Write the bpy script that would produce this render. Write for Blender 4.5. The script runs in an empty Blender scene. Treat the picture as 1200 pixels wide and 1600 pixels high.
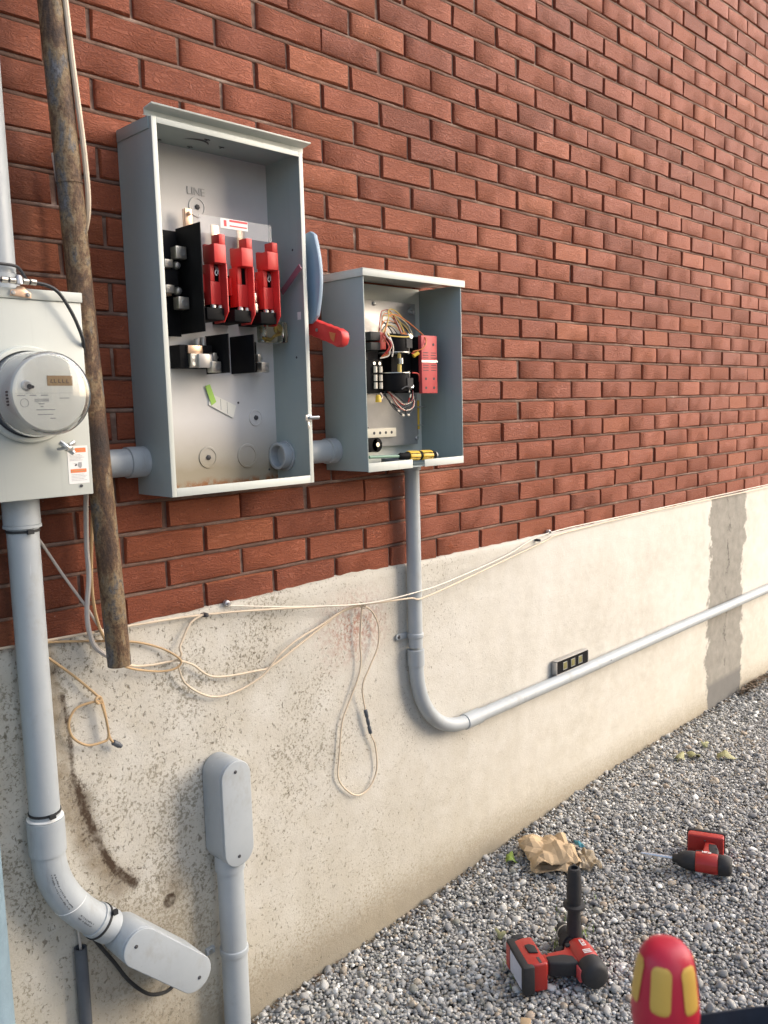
import bpy, bmesh, math, random
import numpy as np
from mathutils import Vector, Matrix, noise as mnoise
random.seed(7); RNG = np.random.default_rng(7)
R = math.radians
SC = bpy.context.scene
COL = SC.collection

# ------------------------------------------------------------------ camera
CAM_P = Vector((-2.282, -1.720, 1.511))
YAW, PITCH, ROLL, FPX = R(45.16), R(7.062), R(1.499), 1340.8
fw = Vector((math.sin(YAW)*math.cos(PITCH), math.cos(YAW)*math.cos(PITCH), -math.sin(PITCH)))
rt = Vector((math.cos(YAW), -math.sin(YAW), 0)); dn = fw.cross(rt)
rt2 = math.cos(ROLL)*rt + math.sin(ROLL)*dn
dn2 = -math.sin(ROLL)*rt + math.cos(ROLL)*dn
cd = bpy.data.cameras.new('camera'); cam = bpy.data.objects.new('camera', cd); COL.objects.link(cam)
M = Matrix((( rt2.x, -dn2.x, -fw.x, CAM_P.x), (rt2.y, -dn2.y, -fw.y, CAM_P.y), (rt2.z, -dn2.z, -fw.z, CAM_P.z), (0, 0, 0, 1)))
cam.matrix_world = M
cd.sensor_fit = 'VERTICAL'; cd.sensor_height = 36; cd.sensor_width = 27
cd.lens = FPX/1600*36; cd.clip_start = 0.05; cd.clip_end = 500
cd.dof.use_dof = True; cd.dof.focus_distance = 2.3; cd.dof.aperture_fstop = 13
SC.camera = cam
SC.render.resolution_x, SC.render.resolution_y = 768, 1024

# ------------------------------------------------------------------ light
SUN_DIR = Vector((0.66, -0.70, 0.50)).normalized()          # towards the light
w = bpy.data.worlds.new('World'); SC.world = w; w.use_nodes = True
nt = w.node_tree; nt.nodes.clear()
sky = nt.nodes.new('ShaderNodeTexSky'); sky.sky_type = 'NISHITA'; sky.sun_disc = False
sky.sun_elevation = math.asin(SUN_DIR.z); sky.sun_rotation = math.atan2(SUN_DIR.x, SUN_DIR.y)
sky.air_density = 0.8; sky.dust_density = 3.0; sky.ozone_density = 0.6
bg = nt.nodes.new('ShaderNodeBackground'); bg.inputs[1].default_value = 0.15
wo = nt.nodes.new('ShaderNodeOutputWorld')
nt.links.new(sky.outputs[0], bg.inputs[0]); nt.links.new(bg.outputs[0], wo.inputs[0])
sd = bpy.data.lights.new('sun', 'SUN'); sd.energy = 1.8; sd.angle = R(95); sd.color = (1.0, 0.965, 0.915)
sun = bpy.data.objects.new('sun', sd); COL.objects.link(sun)
sun.rotation_euler = (-SUN_DIR).to_track_quat('-Z', 'Y').to_euler(); sun.location = SUN_DIR*6
vs = SC.view_settings; vs.view_transform = 'Standard'; vs.look = 'None'; vs.gamma = 1; vs.exposure = 1.1
vs.use_curve_mapping = False

# ------------------------------------------------------------------ helpers
class MB:
    def __init__(s): s.v = []; s.f = []
    def add(s, v, f):
        o = len(s.v); s.v += [tuple(p) for p in v]; s.f += [tuple(i+o for i in q) for q in f]; return s
    def box(s, x0, x1, y0, y1, z0, z1):
        v = [(x, y, z) for x in (x0, x1) for y in (y0, y1) for z in (z0, z1)]
        return s.add(v, [(0,1,3,2),(4,6,7,5),(0,4,5,1),(2,3,7,6),(0,2,6,4),(1,5,7,3)])
    def obox(s, c, ax, ay, az):                      # centre and three half-axis vectors
        c, ax, ay, az = map(Vector, (c, ax, ay, az))
        v = [c+i*ax+j*ay+k*az for i in (-1,1) for j in (-1,1) for k in (-1,1)]
        return s.add(v, [(0,1,3,2),(4,6,7,5),(0,4,5,1),(2,3,7,6),(0,2,6,4),(1,5,7,3)])
    def lathe(s, prof, o, axis, n=24, a0=0, a1=2*math.pi):
        o = Vector(o); axis = Vector(axis).normalized(); t = axis.orthogonal().normalized(); b = axis.cross(t)
        full = abs(a1-a0-2*math.pi) < 1e-6; m = n if full else n+1; v = []; f = []
        for r, h in prof:
            for i in range(m):
                a = a0+(a1-a0)*i/n; v.append(o+axis*h+(t*math.cos(a)+b*math.sin(a))*max(r, 1e-5))
        for j in range(len(prof)-1):
            for i in range(n):
                k = (i+1) % m; f.append((j*m+i, j*m+k, (j+1)*m+k, (j+1)*m+i))
        if full and prof[0] != prof[-1]:
            if prof[0][0] > 1e-4: f.append(tuple(range(m-1, -1, -1)))
            if prof[-1][0] > 1e-4: f.append(tuple(range((len(prof)-1)*m, len(prof)*m)))
        return s.add(v, f)
    def cyl(s, p0, p1, r0, r1=None, n=24):
        p0 = Vector(p0); p1 = Vector(p1); d = p1-p0
        return s.lathe([(r0, 0), (r0 if r1 is None else r1, d.length)], p0, d, n)
    def pipe(s, p0, p1, ro, ri, n=28):               # hollow ring or tube
        p0 = Vector(p0); d = Vector(p1)-p0; L = d.length
        return s.lathe([(ri, 0), (ro, 0), (ro, L), (ri, L), (ri, 0)], p0, d, n)
    def tube(s, pts, r, n=8, sub=6, closed=False, cap=True):
        P = spline(pts, sub) if sub > 1 else [Vector(p) for p in pts]
        rr = r if callable(r) else (lambda t: r)
        T = [(P[min(i+1, len(P)-1)]-P[max(i-1, 0)]).normalized() for i in range(len(P))]
        u = T[0].orthogonal().normalized(); v = []; f = []
        for i, p in enumerate(P):
            u = (u-T[i]*u.dot(T[i])).normalized(); b = T[i].cross(u); q = rr(i/(len(P)-1))
            for k in range(n):
                a = 2*math.pi*k/n; v.append(p+(u*math.cos(a)+b*math.sin(a))*q)
        for i in range(len(P)-1):
            for k in range(n): f.append((i*n+k, i*n+(k+1) % n, (i+1)*n+(k+1) % n, (i+1)*n+k))
        if cap: f.append(tuple(range(n-1, -1, -1))); f.append(tuple(range((len(P)-1)*n, len(P)*n)))
        return s.add(v, f)
    def prism(s, poly, o, ux, uy, ex):               # polygon in (ux,uy) extruded by vector ex
        o, ux, uy, ex = map(Vector, (o, ux, uy, ex)); n = len(poly)
        v = [o+ux*a+uy*b for a, b in poly]; v += [p+ex for p in v]
        f = [tuple(range(n-1, -1, -1)), tuple(range(n, 2*n))]+[(i, (i+1) % n, n+(i+1) % n, n+i) for i in range(n)]
        return s.add(v, f)
def spline(pts, sub):
    P = [Vector(p) for p in pts]
    if len(P) < 3: return [P[0].lerp(P[-1], i/sub) for i in range(sub+1)]
    out = []
    for i in range(len(P)-1):
        a = P[max(i-1, 0)]; b = P[i]; c = P[i+1]; d = P[min(i+2, len(P)-1)]
        for k in range(sub):
            t = k/sub
            out.append(0.5*((2*b)+(c-a)*t+(2*a-5*b+4*c-d)*t*t+(3*b-a-3*c+d)*t**3))
    out.append(P[-1]); return out
ORG = {}
def finish(bm, bevel, ang, seg=2):
    bmesh.ops.recalc_face_normals(bm, faces=bm.faces)
    if bevel:
        es = [e for e in bm.edges if len(e.link_faces) == 2 and e.calc_face_angle(0) > R(30)]
        bmesh.ops.bevel(bm, geom=es, offset=bevel, segments=seg, profile=0.5, affect='EDGES', clamp_overlap=True)
    for f in bm.faces: f.smooth = True
    for e in bm.edges:
        if len(e.link_faces) == 2 and e.calc_face_angle(0) > R(ang): e.smooth = False
def build(name, mb, mat, parent=None, bevel=0.0, ang=38, base=None, seg=2):
    if parent is not None: org = ORG[parent.name]
    else:
        a = np.array(mb.v); org = Vector(base) if base is not None else Vector(((a[:,0].min()+a[:,0].max())/2, (a[:,1].min()+a[:,1].max())/2, a[:,2].min()))
    me = bpy.data.meshes.new(name); me.from_pydata([tuple(Vector(p)-org) for p in mb.v], [], mb.f)
    bm = bmesh.new(); bm.from_mesh(me); finish(bm, bevel, ang, seg); bm.to_mesh(me); bm.free()
    me.materials.append(mat); o = bpy.data.objects.new(name, me); COL.objects.link(o)
    if parent is not None: o.parent = parent
    else: o.location = org
    ORG[o.name] = org; return o
def tag(o, label, cat, group=None, kind=None):
    if label: o['label'] = label
    if cat: o['category'] = cat
    if group: o['group'] = group
    if kind: o['kind'] = kind
    return o
def thing(name, loc, label, cat, group=None):
    o = bpy.data.objects.new(name, None); COL.objects.link(o); o.location = loc; o.empty_display_size = .05
    ORG[o.name] = Vector(loc); return tag(o, label, cat, group)
def text(name, body, size, loc, xdir, ydir, mat, parent, ext=.0004, bold=0.0):
    c = bpy.data.curves.new(name, 'FONT'); c.body = body; c.size = size; c.extrude = ext; c.offset = bold
    c.align_x = 'CENTER'; c.align_y = 'CENTER'; c.materials.append(mat)
    o = bpy.data.objects.new(name, c); COL.objects.link(o); o.parent = parent
    x = Vector(xdir).normalized(); y = Vector(ydir).normalized(); z = x.cross(y); l = Vector(loc)-ORG[parent.name]
    MX = Matrix(((x.x, y.x, z.x, l.x), (x.y, y.y, z.y, l.y), (x.z, y.z, z.z, l.z), (0, 0, 0, 1)))
    bpy.context.view_layer.update(); dg = bpy.context.evaluated_depsgraph_get(); me = bpy.data.meshes.new_from_object(o.evaluated_get(dg))
    bpy.data.objects.remove(o); bpy.data.curves.remove(c); o = bpy.data.objects.new(name, me); COL.objects.link(o); o.parent = parent; o.matrix_basis = MX
    if not me.materials: me.materials.append(mat)
    ORG[o.name] = ORG[parent.name]; return o

# ------------------------------------------------------------------ materials
class G:
    def __init__(s, name):
        s.m = bpy.data.materials.new(name); s.m.use_nodes = True; s.t = s.m.node_tree; s.t.nodes.clear()
        s.out = s.t.nodes.new('ShaderNodeOutputMaterial'); s.b = s.t.nodes.new('ShaderNodeBsdfPrincipled')
        s.t.links.new(s.b.outputs[0], s.out.inputs[0]); s._pos = None
    def n(s, typ, ins=None, out=0, **props):
        q = s.t.nodes.new('ShaderNode'+typ)
        for k, v in props.items(): setattr(q, k, v)
        for k, v in (ins or {}).items(): s.set(q.inputs[k], v)
        return q.outputs[out]
    def set(s, i, v):
        if isinstance(v, bpy.types.NodeSocket): s.t.links.new(v, i)
        elif isinstance(v, tuple) and len(v) == 3 and i.type == 'RGBA': i.default_value = (*v, 1)
        else: i.default_value = v
    @property
    def pos(s):
        if s._pos is None: s._pos = s.n('NewGeometry')
        return s._pos
    def map(s, v, scale): return s.n('Mapping', {0: v, 3: scale})
    def noise(s, v, scale, detail=4, rough=.55, dist=0, out=0): return s.n('TexNoise', {'Vector': v, 'Scale': scale, 'Detail': detail, 'Roughness': rough, 'Distortion': dist}, out)
    def math(s, op, a, b=0.0, c=0.0, clamp=False):
        q = s.t.nodes.new('ShaderNodeMath'); q.operation = op; q.use_clamp = clamp
        s.set(q.inputs[0], a); s.set(q.inputs[1], b); s.set(q.inputs[2], c); return q.outputs[0]
    def rng(s, v, a, b, c=0., d=1.): return s.n('MapRange', {0: v, 1: a, 2: b, 3: c, 4: d})
    def ramp(s, v, stops):
        q = s.t.nodes.new('ShaderNodeValToRGB'); e = q.color_ramp.elements
        while len(e) < len(stops): e.new(.5)
        for i, (p, c) in enumerate(stops): e[i].position = p; e[i].color = (*c, 1) if len(c) == 3 else c
        s.set(q.inputs[0], v); return q.outputs[0]
    def mix(s, f, a, b, mode='MIX'):
        q = s.t.nodes.new('ShaderNodeMix'); q.data_type = 'RGBA'; q.blend_type = mode
        s.set(q.inputs[0], f); s.set(q.inputs[6], a); s.set(q.inputs[7], b); return q.outputs[2]
    def bump(s, h, strength=.5, dist=.002, nrm=None):
        i = {'Height': h, 'Strength': strength, 'Distance': dist}
        if nrm is not None: i['Normal'] = nrm
        return s.n('Bump', i)
    def fin(s, color, rough=.5, normal=None, **kw):
        s.set(s.b.inputs['Base Color'], color); s.set(s.b.inputs['Roughness'], rough)
        if normal is not None: s.set(s.b.inputs['Normal'], normal)
        for k, v in kw.items(): s.set(s.b.inputs[k], v)
        return s.m
def plain(name, col, rough=.5, var=.10, scale=40, bumpd=0.0, **kw):
    g = G(name); n = g.noise(g.pos, scale, 5, .6); n2 = g.noise(g.pos, scale*.17, 3)
    f = g.math('ADD', g.math('MULTIPLY', n, .5), g.math('MULTIPLY', n2, .5))
    c = g.mix(g.rng(f, .3, .7), tuple(x*(1-var) for x in col), tuple(min(1, x*(1+var)) for x in col))
    nr = g.bump(g.noise(g.pos, scale*8, 3), .4, bumpd) if bumpd else None
    return g.fin(c, g.rng(n2, .3, .7, max(rough-.06, .02), rough+.06), nr, **kw)

def brick_mat():
    g = G('brick_clay'); geo = g.t.nodes.new('ShaderNodeNewGeometry'); P = geo.outputs['Position']
    oi = g.t.nodes.new('ShaderNodeObjectInfo')
    r = g.math('FRACT', g.math('ADD', oi.outputs['Random'], geo.outputs['Random Per Island']))
    c = g.ramp(r, [(0, (.175, .041, .019)), (.2, (.205, .048, .021)), (.5, (.232, .056, .024)), (.88, (.258, .065, .028)), (1, (.325, .098, .043))])
    big = g.noise(P, 2.2, 3); fine = g.noise(P, 260, 4, .7)
    c = g.mix(g.rng(big, .35, .7, 0, .22), c, (.18, .050, .026))
    c = g.mix(g.rng(fine, .35, .75, 0, .30), c, (.38, .125, .055))
    c = g.mix(g.rng(fine, .48, .28, 0, .45), c, (.09, .026, .016))
    # soot and weather stain by the old mast, deepened to paint in shade
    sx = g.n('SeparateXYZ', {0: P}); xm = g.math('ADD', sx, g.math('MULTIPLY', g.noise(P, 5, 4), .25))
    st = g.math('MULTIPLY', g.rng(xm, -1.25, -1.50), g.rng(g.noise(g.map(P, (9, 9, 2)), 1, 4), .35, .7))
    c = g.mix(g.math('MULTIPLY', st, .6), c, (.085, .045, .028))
    # thin lime bloom
    c = g.mix(g.rng(g.noise(P, 34, 6, .75), .66, .80, 0, .22), c, (.42, .26, .19))
    c = g.mix(g.rng(g.noise(P, 120, 3, .5), .735, .76, 0, .7), c, (.50, .42, .36))
    wv = g.noise(g.map(P, (22, 22, 75)), 1.0, 5, .6, 2.2)
    rid = g.math('ABSOLUTE', g.math('SUBTRACT', wv, .5))
    h = g.math('ADD', g.math('MULTIPLY', g.rng(rid, 0, .10), .8), g.math('ADD', g.math('MULTIPLY', wv, .9), g.math('MULTIPLY', fine, .25)))
    return g.fin(c, g.rng(fine, .2, .8, .55, .78), g.bump(h, .6, .0036), **{'Specular IOR Level': .32})
def mortar_mat():
    g = G('mortar'); n = g.noise(g.pos, 120, 5, .65); b = g.noise(g.map(g.pos, (7, 7, 20)), 1, 6, .65)
    c = g.ramp(b, [(.3, (.11, .058, .042)), (.5, (.175, .100, .074)), (.63, (.30, .20, .155)), (.75, (.58, .47, .40))])
    c = g.mix(g.rng(n, .3, .7, 0, .4), c, (.07, .05, .04))
    return g.fin(c, .9, g.bump(n, .8, .003))
def parge_mat():
    g = G('parge_coat'); P = g.pos; sx = g.t.nodes.new('ShaderNodeSeparateXYZ'); g.set(sx.inputs[0], P); X, Z = sx.outputs[0], sx.outputs[2]
    tone = g.noise(P, 2.6, 5, .6); mid = g.noise(P, 22, 6, .7); pit = g.noise(g.map(P, (1.15, 1, .85)), 85, 5, .62, .4)
    clump = g.noise(P, 7, 4, .6)
    c = g.ramp(tone, [(.28, (.47, .445, .385)), (.5, (.56, .535, .475)), (.72, (.62, .60, .55))])
    c = g.mix(g.rng(mid, .38, .72, 0, .45), c, (.66, .645, .60))
    left = g.rng(X, .25, -1.15)                                     # older, open-grained render towards the meter
    c = g.mix(g.math('MULTIPLY', left, g.rng(clump, .35, .62, .1, .5)), c, (.42, .375, .29))
    thr = g.math('SUBTRACT', g.math('ADD', .255, g.math('MULTIPLY', left, .125)), g.rng(clump, .3, .7, .05, -.035))
    hole = g.rng(g.math('SUBTRACT', pit, thr), .03, -.035)
    sp = g.noise(P, 130, 7, .74); sp2 = g.noise(P, 4.2, 4, .6)
    spk = g.math('MULTIPLY', g.rng(g.math('SUBTRACT', sp, g.math('ADD', .36, g.math('MULTIPLY', g.math('MULTIPLY', left, g.rng(sp2, .40, .60, .25, 1.15)), .115))), .02, -.04), g.rng(left, .0, .35, .25, .8))
    c = g.mix(spk, c, (.21, .185, .135))
    c = g.mix(g.math('MULTIPLY', hole, .75), c, (.15, .125, .085))
    # olive algae low on the wall
    low = g.math('MULTIPLY', g.rng(g.math('ADD', Z, g.math('MULTIPLY', mid, .25)), .62, .12), .5)
    c = g.mix(low, c, (.44, .395, .295))
    spl = g.rng(g.math('ADD', Z, g.math('MULTIPLY', g.math('SUBTRACT', sp, .5), .22)), .13, .02, 0, .75)
    c = g.mix(spl, c, (.27, .225, .155))
    # brick dust below the wall
    dust = g.math('MULTIPLY', g.rng(g.math('ABSOLUTE', g.math('ADD', X, .69)), .17, .02), g.rng(g.math('ABSOLUTE', g.math('SUBTRACT', Z, .90)), .13, .02))
    c = g.mix(g.math('MULTIPLY', dust, g.rng(pit, .42, .60, 0, .75)), c, (.30, .10, .06))
    da = g.n('Attribute', out=2, attribute_name='damp')
    c = g.mix(g.math('MULTIPLY', da, g.rng(mid, .3, .6, .35, .9)), c, (.22, .175, .115))
    # attribute stain (rusty runs) painted per vertex
    st = g.n('Attribute', out=2, attribute_name='stain')
    c = g.mix(g.math('MULTIPLY', g.rng(g.math('ADD', st, g.math('MULTIPLY', g.math('SUBTRACT', sp, .5), 1.9)), .10, .50), g.math('MULTIPLY', g.rng(st, 0, .14), g.rng(mid, .30, .52, .35, 1.))), c, (.050, .029, .015))
    # grey cement repair strip
    e = g.math('ADD', g.math('MULTIPLY', g.math('SUBTRACT', g.noise(P, 9, 7, .68), .5), .26), X)
    ctr = g.math('ABSOLUTE', g.math('SUBTRACT', e, g.math('ADD', 1.77, g.math('MULTIPLY', Z, .02))))
    pm = g.rng(ctr, .205, .185)
    pc = g.mix(g.rng(mid, .3, .7), (.20, .19, .165), (.30, .28, .245))
    pc = g.mix(g.rng(Z, .16, .13), pc, (.15, .145, .135))
    crack = g.math('MULTIPLY', g.rng(g.math('ABSOLUTE', g.math('SUBTRACT', e, 1.785)), .010, .002), g.rng(g.noise(P, 12, 3), .45, .55))
    pc = g.mix(crack, pc, (.10, .095, .08))
    c = g.mix(pm, c, pc)
    h = g.math('SUBTRACT', g.math('ADD', g.math('MULTIPLY', mid, .8), g.math('MULTIPLY', g.noise(P, 210, 4, .7), .5)), g.math('MULTIPLY', hole, .8))
    return g.fin(c, .88, g.bump(h, .6, .004))
def stone_mat():
    g = G('gravel_stone'); a = g.t.nodes.new('ShaderNodeAttribute'); a.attribute_name = 'tone'
    n = g.noise(g.pos, 320, 4, .6)
    c = g.mix(g.rng(n, .3, .7, 0, .45), a.outputs[0], g.mix(.55, a.outputs[0], (.08, .075, .07)))
    return g.fin(c, .72, g.bump(n, .35, .0015))
def ground_mat():
    g = G('gravel_bed'); P = g.pos
    v = g.t.nodes.new('ShaderNodeTexVoronoi'); g.set(v.inputs['Vector'], P); v.inputs['Scale'].default_value = 75
    c = g.ramp(v.outputs['Color'], [(0, (.06, .058, .055)), (.4, (.16, .155, .145)), (.75, (.27, .262, .245)), (1, (.48, .47, .45))])
    c = g.mix(g.rng(v.outputs['Distance'], .4, .75), c, (.02, .018, .016))
    return g.fin(c, .85, g.bump(v.outputs['Distance'], 1, -.008))
def rust_mat():
    g = G('rusted_steel'); P = g.pos; bl = g.noise(g.map(P, (1, 1, .42)), 26, 8, .70, .3); f = g.noise(P, 170, 5, .7); lg = g.noise(g.map(P, (1, 1, .35)), 7, 4, .6)
    v = g.math('ADD', g.math('MULTIPLY', bl, .62), g.math('MULTIPLY', lg, .38))
    c = g.ramp(v, [(.36, (.022, .014, .011)), (.44, (.060, .031, .018)), (.49, (.130, .068, .030)), (.53, (.24, .165, .085)), (.565, (.13, .115, .10)), (.62, (.17, .175, .19))])
    c = g.mix(g.rng(f, .46, .66, 0, .65), c, (.035, .022, .016))
    h = g.math('ADD', f, g.math('MULTIPLY', bl, 1.5))
    return g.fin(c, g.rng(f, .3, .7, .42, .75), g.bump(h, .8, .0028), Metallic=g.rng(v, .53, .58, .1, .45))
def enamel(name, col, rough=.42):
    g = G(name); P = g.pos; d = g.noise(P, 5, 5, .6); f = g.noise(P, 600, 2)
    c = g.mix(g.rng(d, .42, .75, 0, .35), col, tuple(x*.78 for x in col))
    sc_ = g.rng(g.noise(g.map(P, (40, 40, 9)), 1, 6, .7), .70, .78, 0, .30)
    c = g.mix(sc_, c, tuple(x*.55 for x in col))
    dr = g.noise(g.map(P, (55, 55, 2.5)), 1, 5, .6); c = g.mix(g.rng(dr, .58, .74, 0, .22), c, tuple(x*.62 for x in col))
    sp = g.noise(P, 110, 6, .75); c = g.mix(g.rng(sp, .68, .76, 0, .45), c, (.16, .15, .13))
    return g.fin(c, g.rng(d, .3, .7, rough-.05, rough+.12), g.bump(f, .12, .0006))
def pvc_mat():
    g = G('grey_pvc'); P = g.pos; d = g.noise(P, 7, 5, .65); s = g.noise(g.map(P, (30, 30, 4)), 1, 5, .7)
    c = g.mix(g.rng(d, .35, .7), (.35, .378, .395), (.40, .428, .44))
    c = g.mix(g.rng(s, .60, .78, 0, .55), c, (.21, .20, .19))
    sp = g.noise(P, 95, 6, .75); c = g.mix(g.rng(sp, .66, .74, 0, .5), c, (.13, .12, .11))
    sm = g.noise(g.map(P, (1, 1, .6)), 16, 6, .7); c = g.mix(g.rng(sm, .56, .70, 0, .38), c, (.27, .25, .215))
    scr = g.noise(g.map(P, (140, 140, 11)), 1, 3, .5); c = g.mix(g.rng(scr, .70, .76, 0, .35), c, (.56, .58, .60))
    return g.fin(c, g.rng(sm, .3, .7, .34, .58), g.bump(g.noise(P, 90, 3), .08, .001))
def panel_rust(name, col):                    # cabinet floor and back with a dirty tide mark and rust low down
    g = G(name); P = g.pos; sx = g.t.nodes.new('ShaderNodeSeparateXYZ'); g.set(sx.inputs[0], P)
    n = g.noise(P, 9, 5, .65); f = g.noise(P, 60, 5, .7)
    c = g.mix(g.rng(n, .4, .7, 0, .3), col, tuple(x*.85 for x in col))
    z = g.math('ADD', sx.outputs[2], g.math('MULTIPLY', g.math('SUBTRACT', n, .5), .05))
    c = g.mix(g.rng(z, 1.49, 1.37, 0, .85), c, (.23, .195, .115))
    c = g.mix(g.math('MULTIPLY', g.rng(z, 1.352, 1.338), g.rng(f, .42, .56)), c, (.26, .105, .032))
    return g.fin(c, .5)
MAT = dict(
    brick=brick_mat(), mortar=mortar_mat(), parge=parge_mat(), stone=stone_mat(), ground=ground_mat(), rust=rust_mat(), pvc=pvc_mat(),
    enamel=enamel('grey_enamel', (.34, .40, .39)), enamel_l=enamel('pale_grey_enamel', (.62, .64, .58)), box=enamel('meter_box_enamel', (.50, .52, .48)),
    inside=panel_rust('cabinet_back_enamel', (.64, .625, .61)),
    plate=plain('galvanised_plate', (.46, .45, .44), .38, .08, 60, 0, Metallic=.55),
    black=plain('black_plastic', (.009, .009, .010), .6, .3, 40, 0, **{'Specular IOR Level': .08}), rubber=plain('black_rubber', (.022, .022, .023), .7, .3, 80, .0006),
    red=plain('red_moulded_plastic', (.66, .040, .036), .45, .08), redtool=plain('red_tool_shell', (.40, .030, .022), .42, .12),
    alu=plain('aluminium_lug', (.66, .63, .56), .33, .12, 90, 0, Metallic=.9), steel=plain('zinc_steel', (.55, .55, .54), .35, .15, 90, 0, Metallic=.95),
    copper=plain('tinned_copper', (.72, .52, .38), .36, .15, 60, 0, Metallic=.85),
    white=plain('white_label', (.80, .79, .76), .55, .03), cream=plain('cream_plastic', (.74, .70, .58), .5, .05),
    orange=plain('orange_label', (.80, .20, .06), .55, .06), ink=plain('print_ink', (.05, .05, .055), .6, .1), embossed=plain('embossed_enamel', (.46, .45, .44), .55, .05), greyink=plain('faint_print', (.35, .35, .35), .6, .1),
    palered=plain('red_label_print', (.72, .07, .08), .55, .06), pink=plain('dusty_red_plastic', (.55, .085, .085), .55, .1),
    yellow=plain('yellow_plastic', (.70, .45, .04), .45, .1), brass=plain('brass', (.62, .46, .16), .35, .1, 80, 0, Metallic=.8),
    cable=plain('beige_cable', (.62, .51, .38), .55, .12), cablew=plain('grey_white_cable', (.52, .47, .42), .55, .12), tan=plain('tan_cable', (.46, .31, .16), .55, .15),
    wy=plain('yellow_wire', (.68, .50, .14), .5, .1), wo=plain('orange_wire', (.66, .22, .07), .5, .1), wr=plain('red_wire', (.42, .04, .03), .5, .1), ww=plain('white_wire', (.72, .66, .56), .5, .1), wk=plain('black_wire', (.03, .03, .032), .5, .1),
    green=plain('green_tape', (.36, .62, .10), .55, .06), paperw=plain('white_tag_paper', (.76, .75, .68), .7, .05),
    lcd=plain('meter_display', (.40, .27, .15), .25, .12, 200), purple=plain('plum_lever', (.20, .09, .12), .4, .1),
    blue=plain('blue_grey_lever', (.27, .36, .45), .42, .08), kraft=plain('kraft_paper', (.44, .32, .19), .8, .18, 30, .0006), kraft2=plain('brown_waxed_scrap', (.30, .235, .15), .5, .2, 30),
    teal=plain('teal_scrap', (.03, .20, .26), .6, .1), leaf=plain('green_leaf', (.22, .32, .06), .5, .25, 60), leafd=plain('dry_leaf', (.30, .29, .14), .6, .25, 60), leafb=plain('brown_leaf', (.11, .075, .045), .7, .25, 60),
    dark=plain('slate_pvc', (.075, .085, .10), .5, .15), bluepaint=plain('pale_blue_paint', (.20, .28, .33), .7, .2, 25, .002),
    bit=plain('bright_bit_steel', (.74, .77, .80), .3, .06, 60, 0, Metallic=.5), vial=plain('vial_fluid', (.20, .185, .07), .3, .2), navy=plain('navy_canvas', (.022, .030, .045), .85, .35, 120, .001), bluemesh=plain('light_blue_webbing', (.24, .36, .52), .75, .15, 90),
    vred=plain('red_handle_plastic', (.58, .022, .045), .40, .06), vyel=plain('yellow_handle_inlay', (.72, .42, .075), .5, .08),
    bluelabel=plain('pale_battery_label', (.50, .54, .66), .4, .12), moss=plain('moss', (.07, .10, .03), .85, .4, 200, .002),
)
def clear_mat(name, col=(.96, .97, .97), rough=.04):
    g = G(name); return g.fin(col, rough, None, **{'Transmission Weight': 1.0, 'IOR': 1.46})
g = G('clear_film'); MAT['film'] = g.fin((.9, .9, .9), .12, None, Alpha=.14)
MAT['clear'] = clear_mat('clear_polycarbonate'); MAT['amber'] = clear_mat('clear_amber_plastic', (.92, .88, .72), .12)

# ------------------------------------------------------------------ ground
def hgt(x, y):
    t = np.clip((x+.9)/2.2, 0, 1); t = t*t*(3-2*t)
    return -.042+.072*t+.010*np.sin(2.3*x+1)*np.cos(1.9*y)*np.exp(-np.minimum(x*x+y*y, 60)*.02)
xs = np.concatenate([[-90, -50, -25, -12, -7], np.arange(-5, 7.01, .15), [9, 14, 25, 50, 90]])
ys = np.concatenate([[-90, -50, -25, -12, -7], np.arange(-5, .351, .12), [2, 9, 30, 90]])
X_, Y_ = np.meshgrid(xs, ys); Zg = hgt(X_, Y_)-.014
mb = MB(); nx = len(xs)
mb.add(np.stack([X_.ravel(), Y_.ravel(), Zg.ravel()], 1).tolist(), [(j*nx+i, j*nx+i+1, (j+1)*nx+i+1, (j+1)*nx+i) for j in range(len(ys)-1) for i in range(nx-1)])
tag(build('ground', mb, MAT['ground'], base=(0, 0, 0)), 'grey gravel yard beside the brick house', 'ground', kind='structure')

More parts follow.
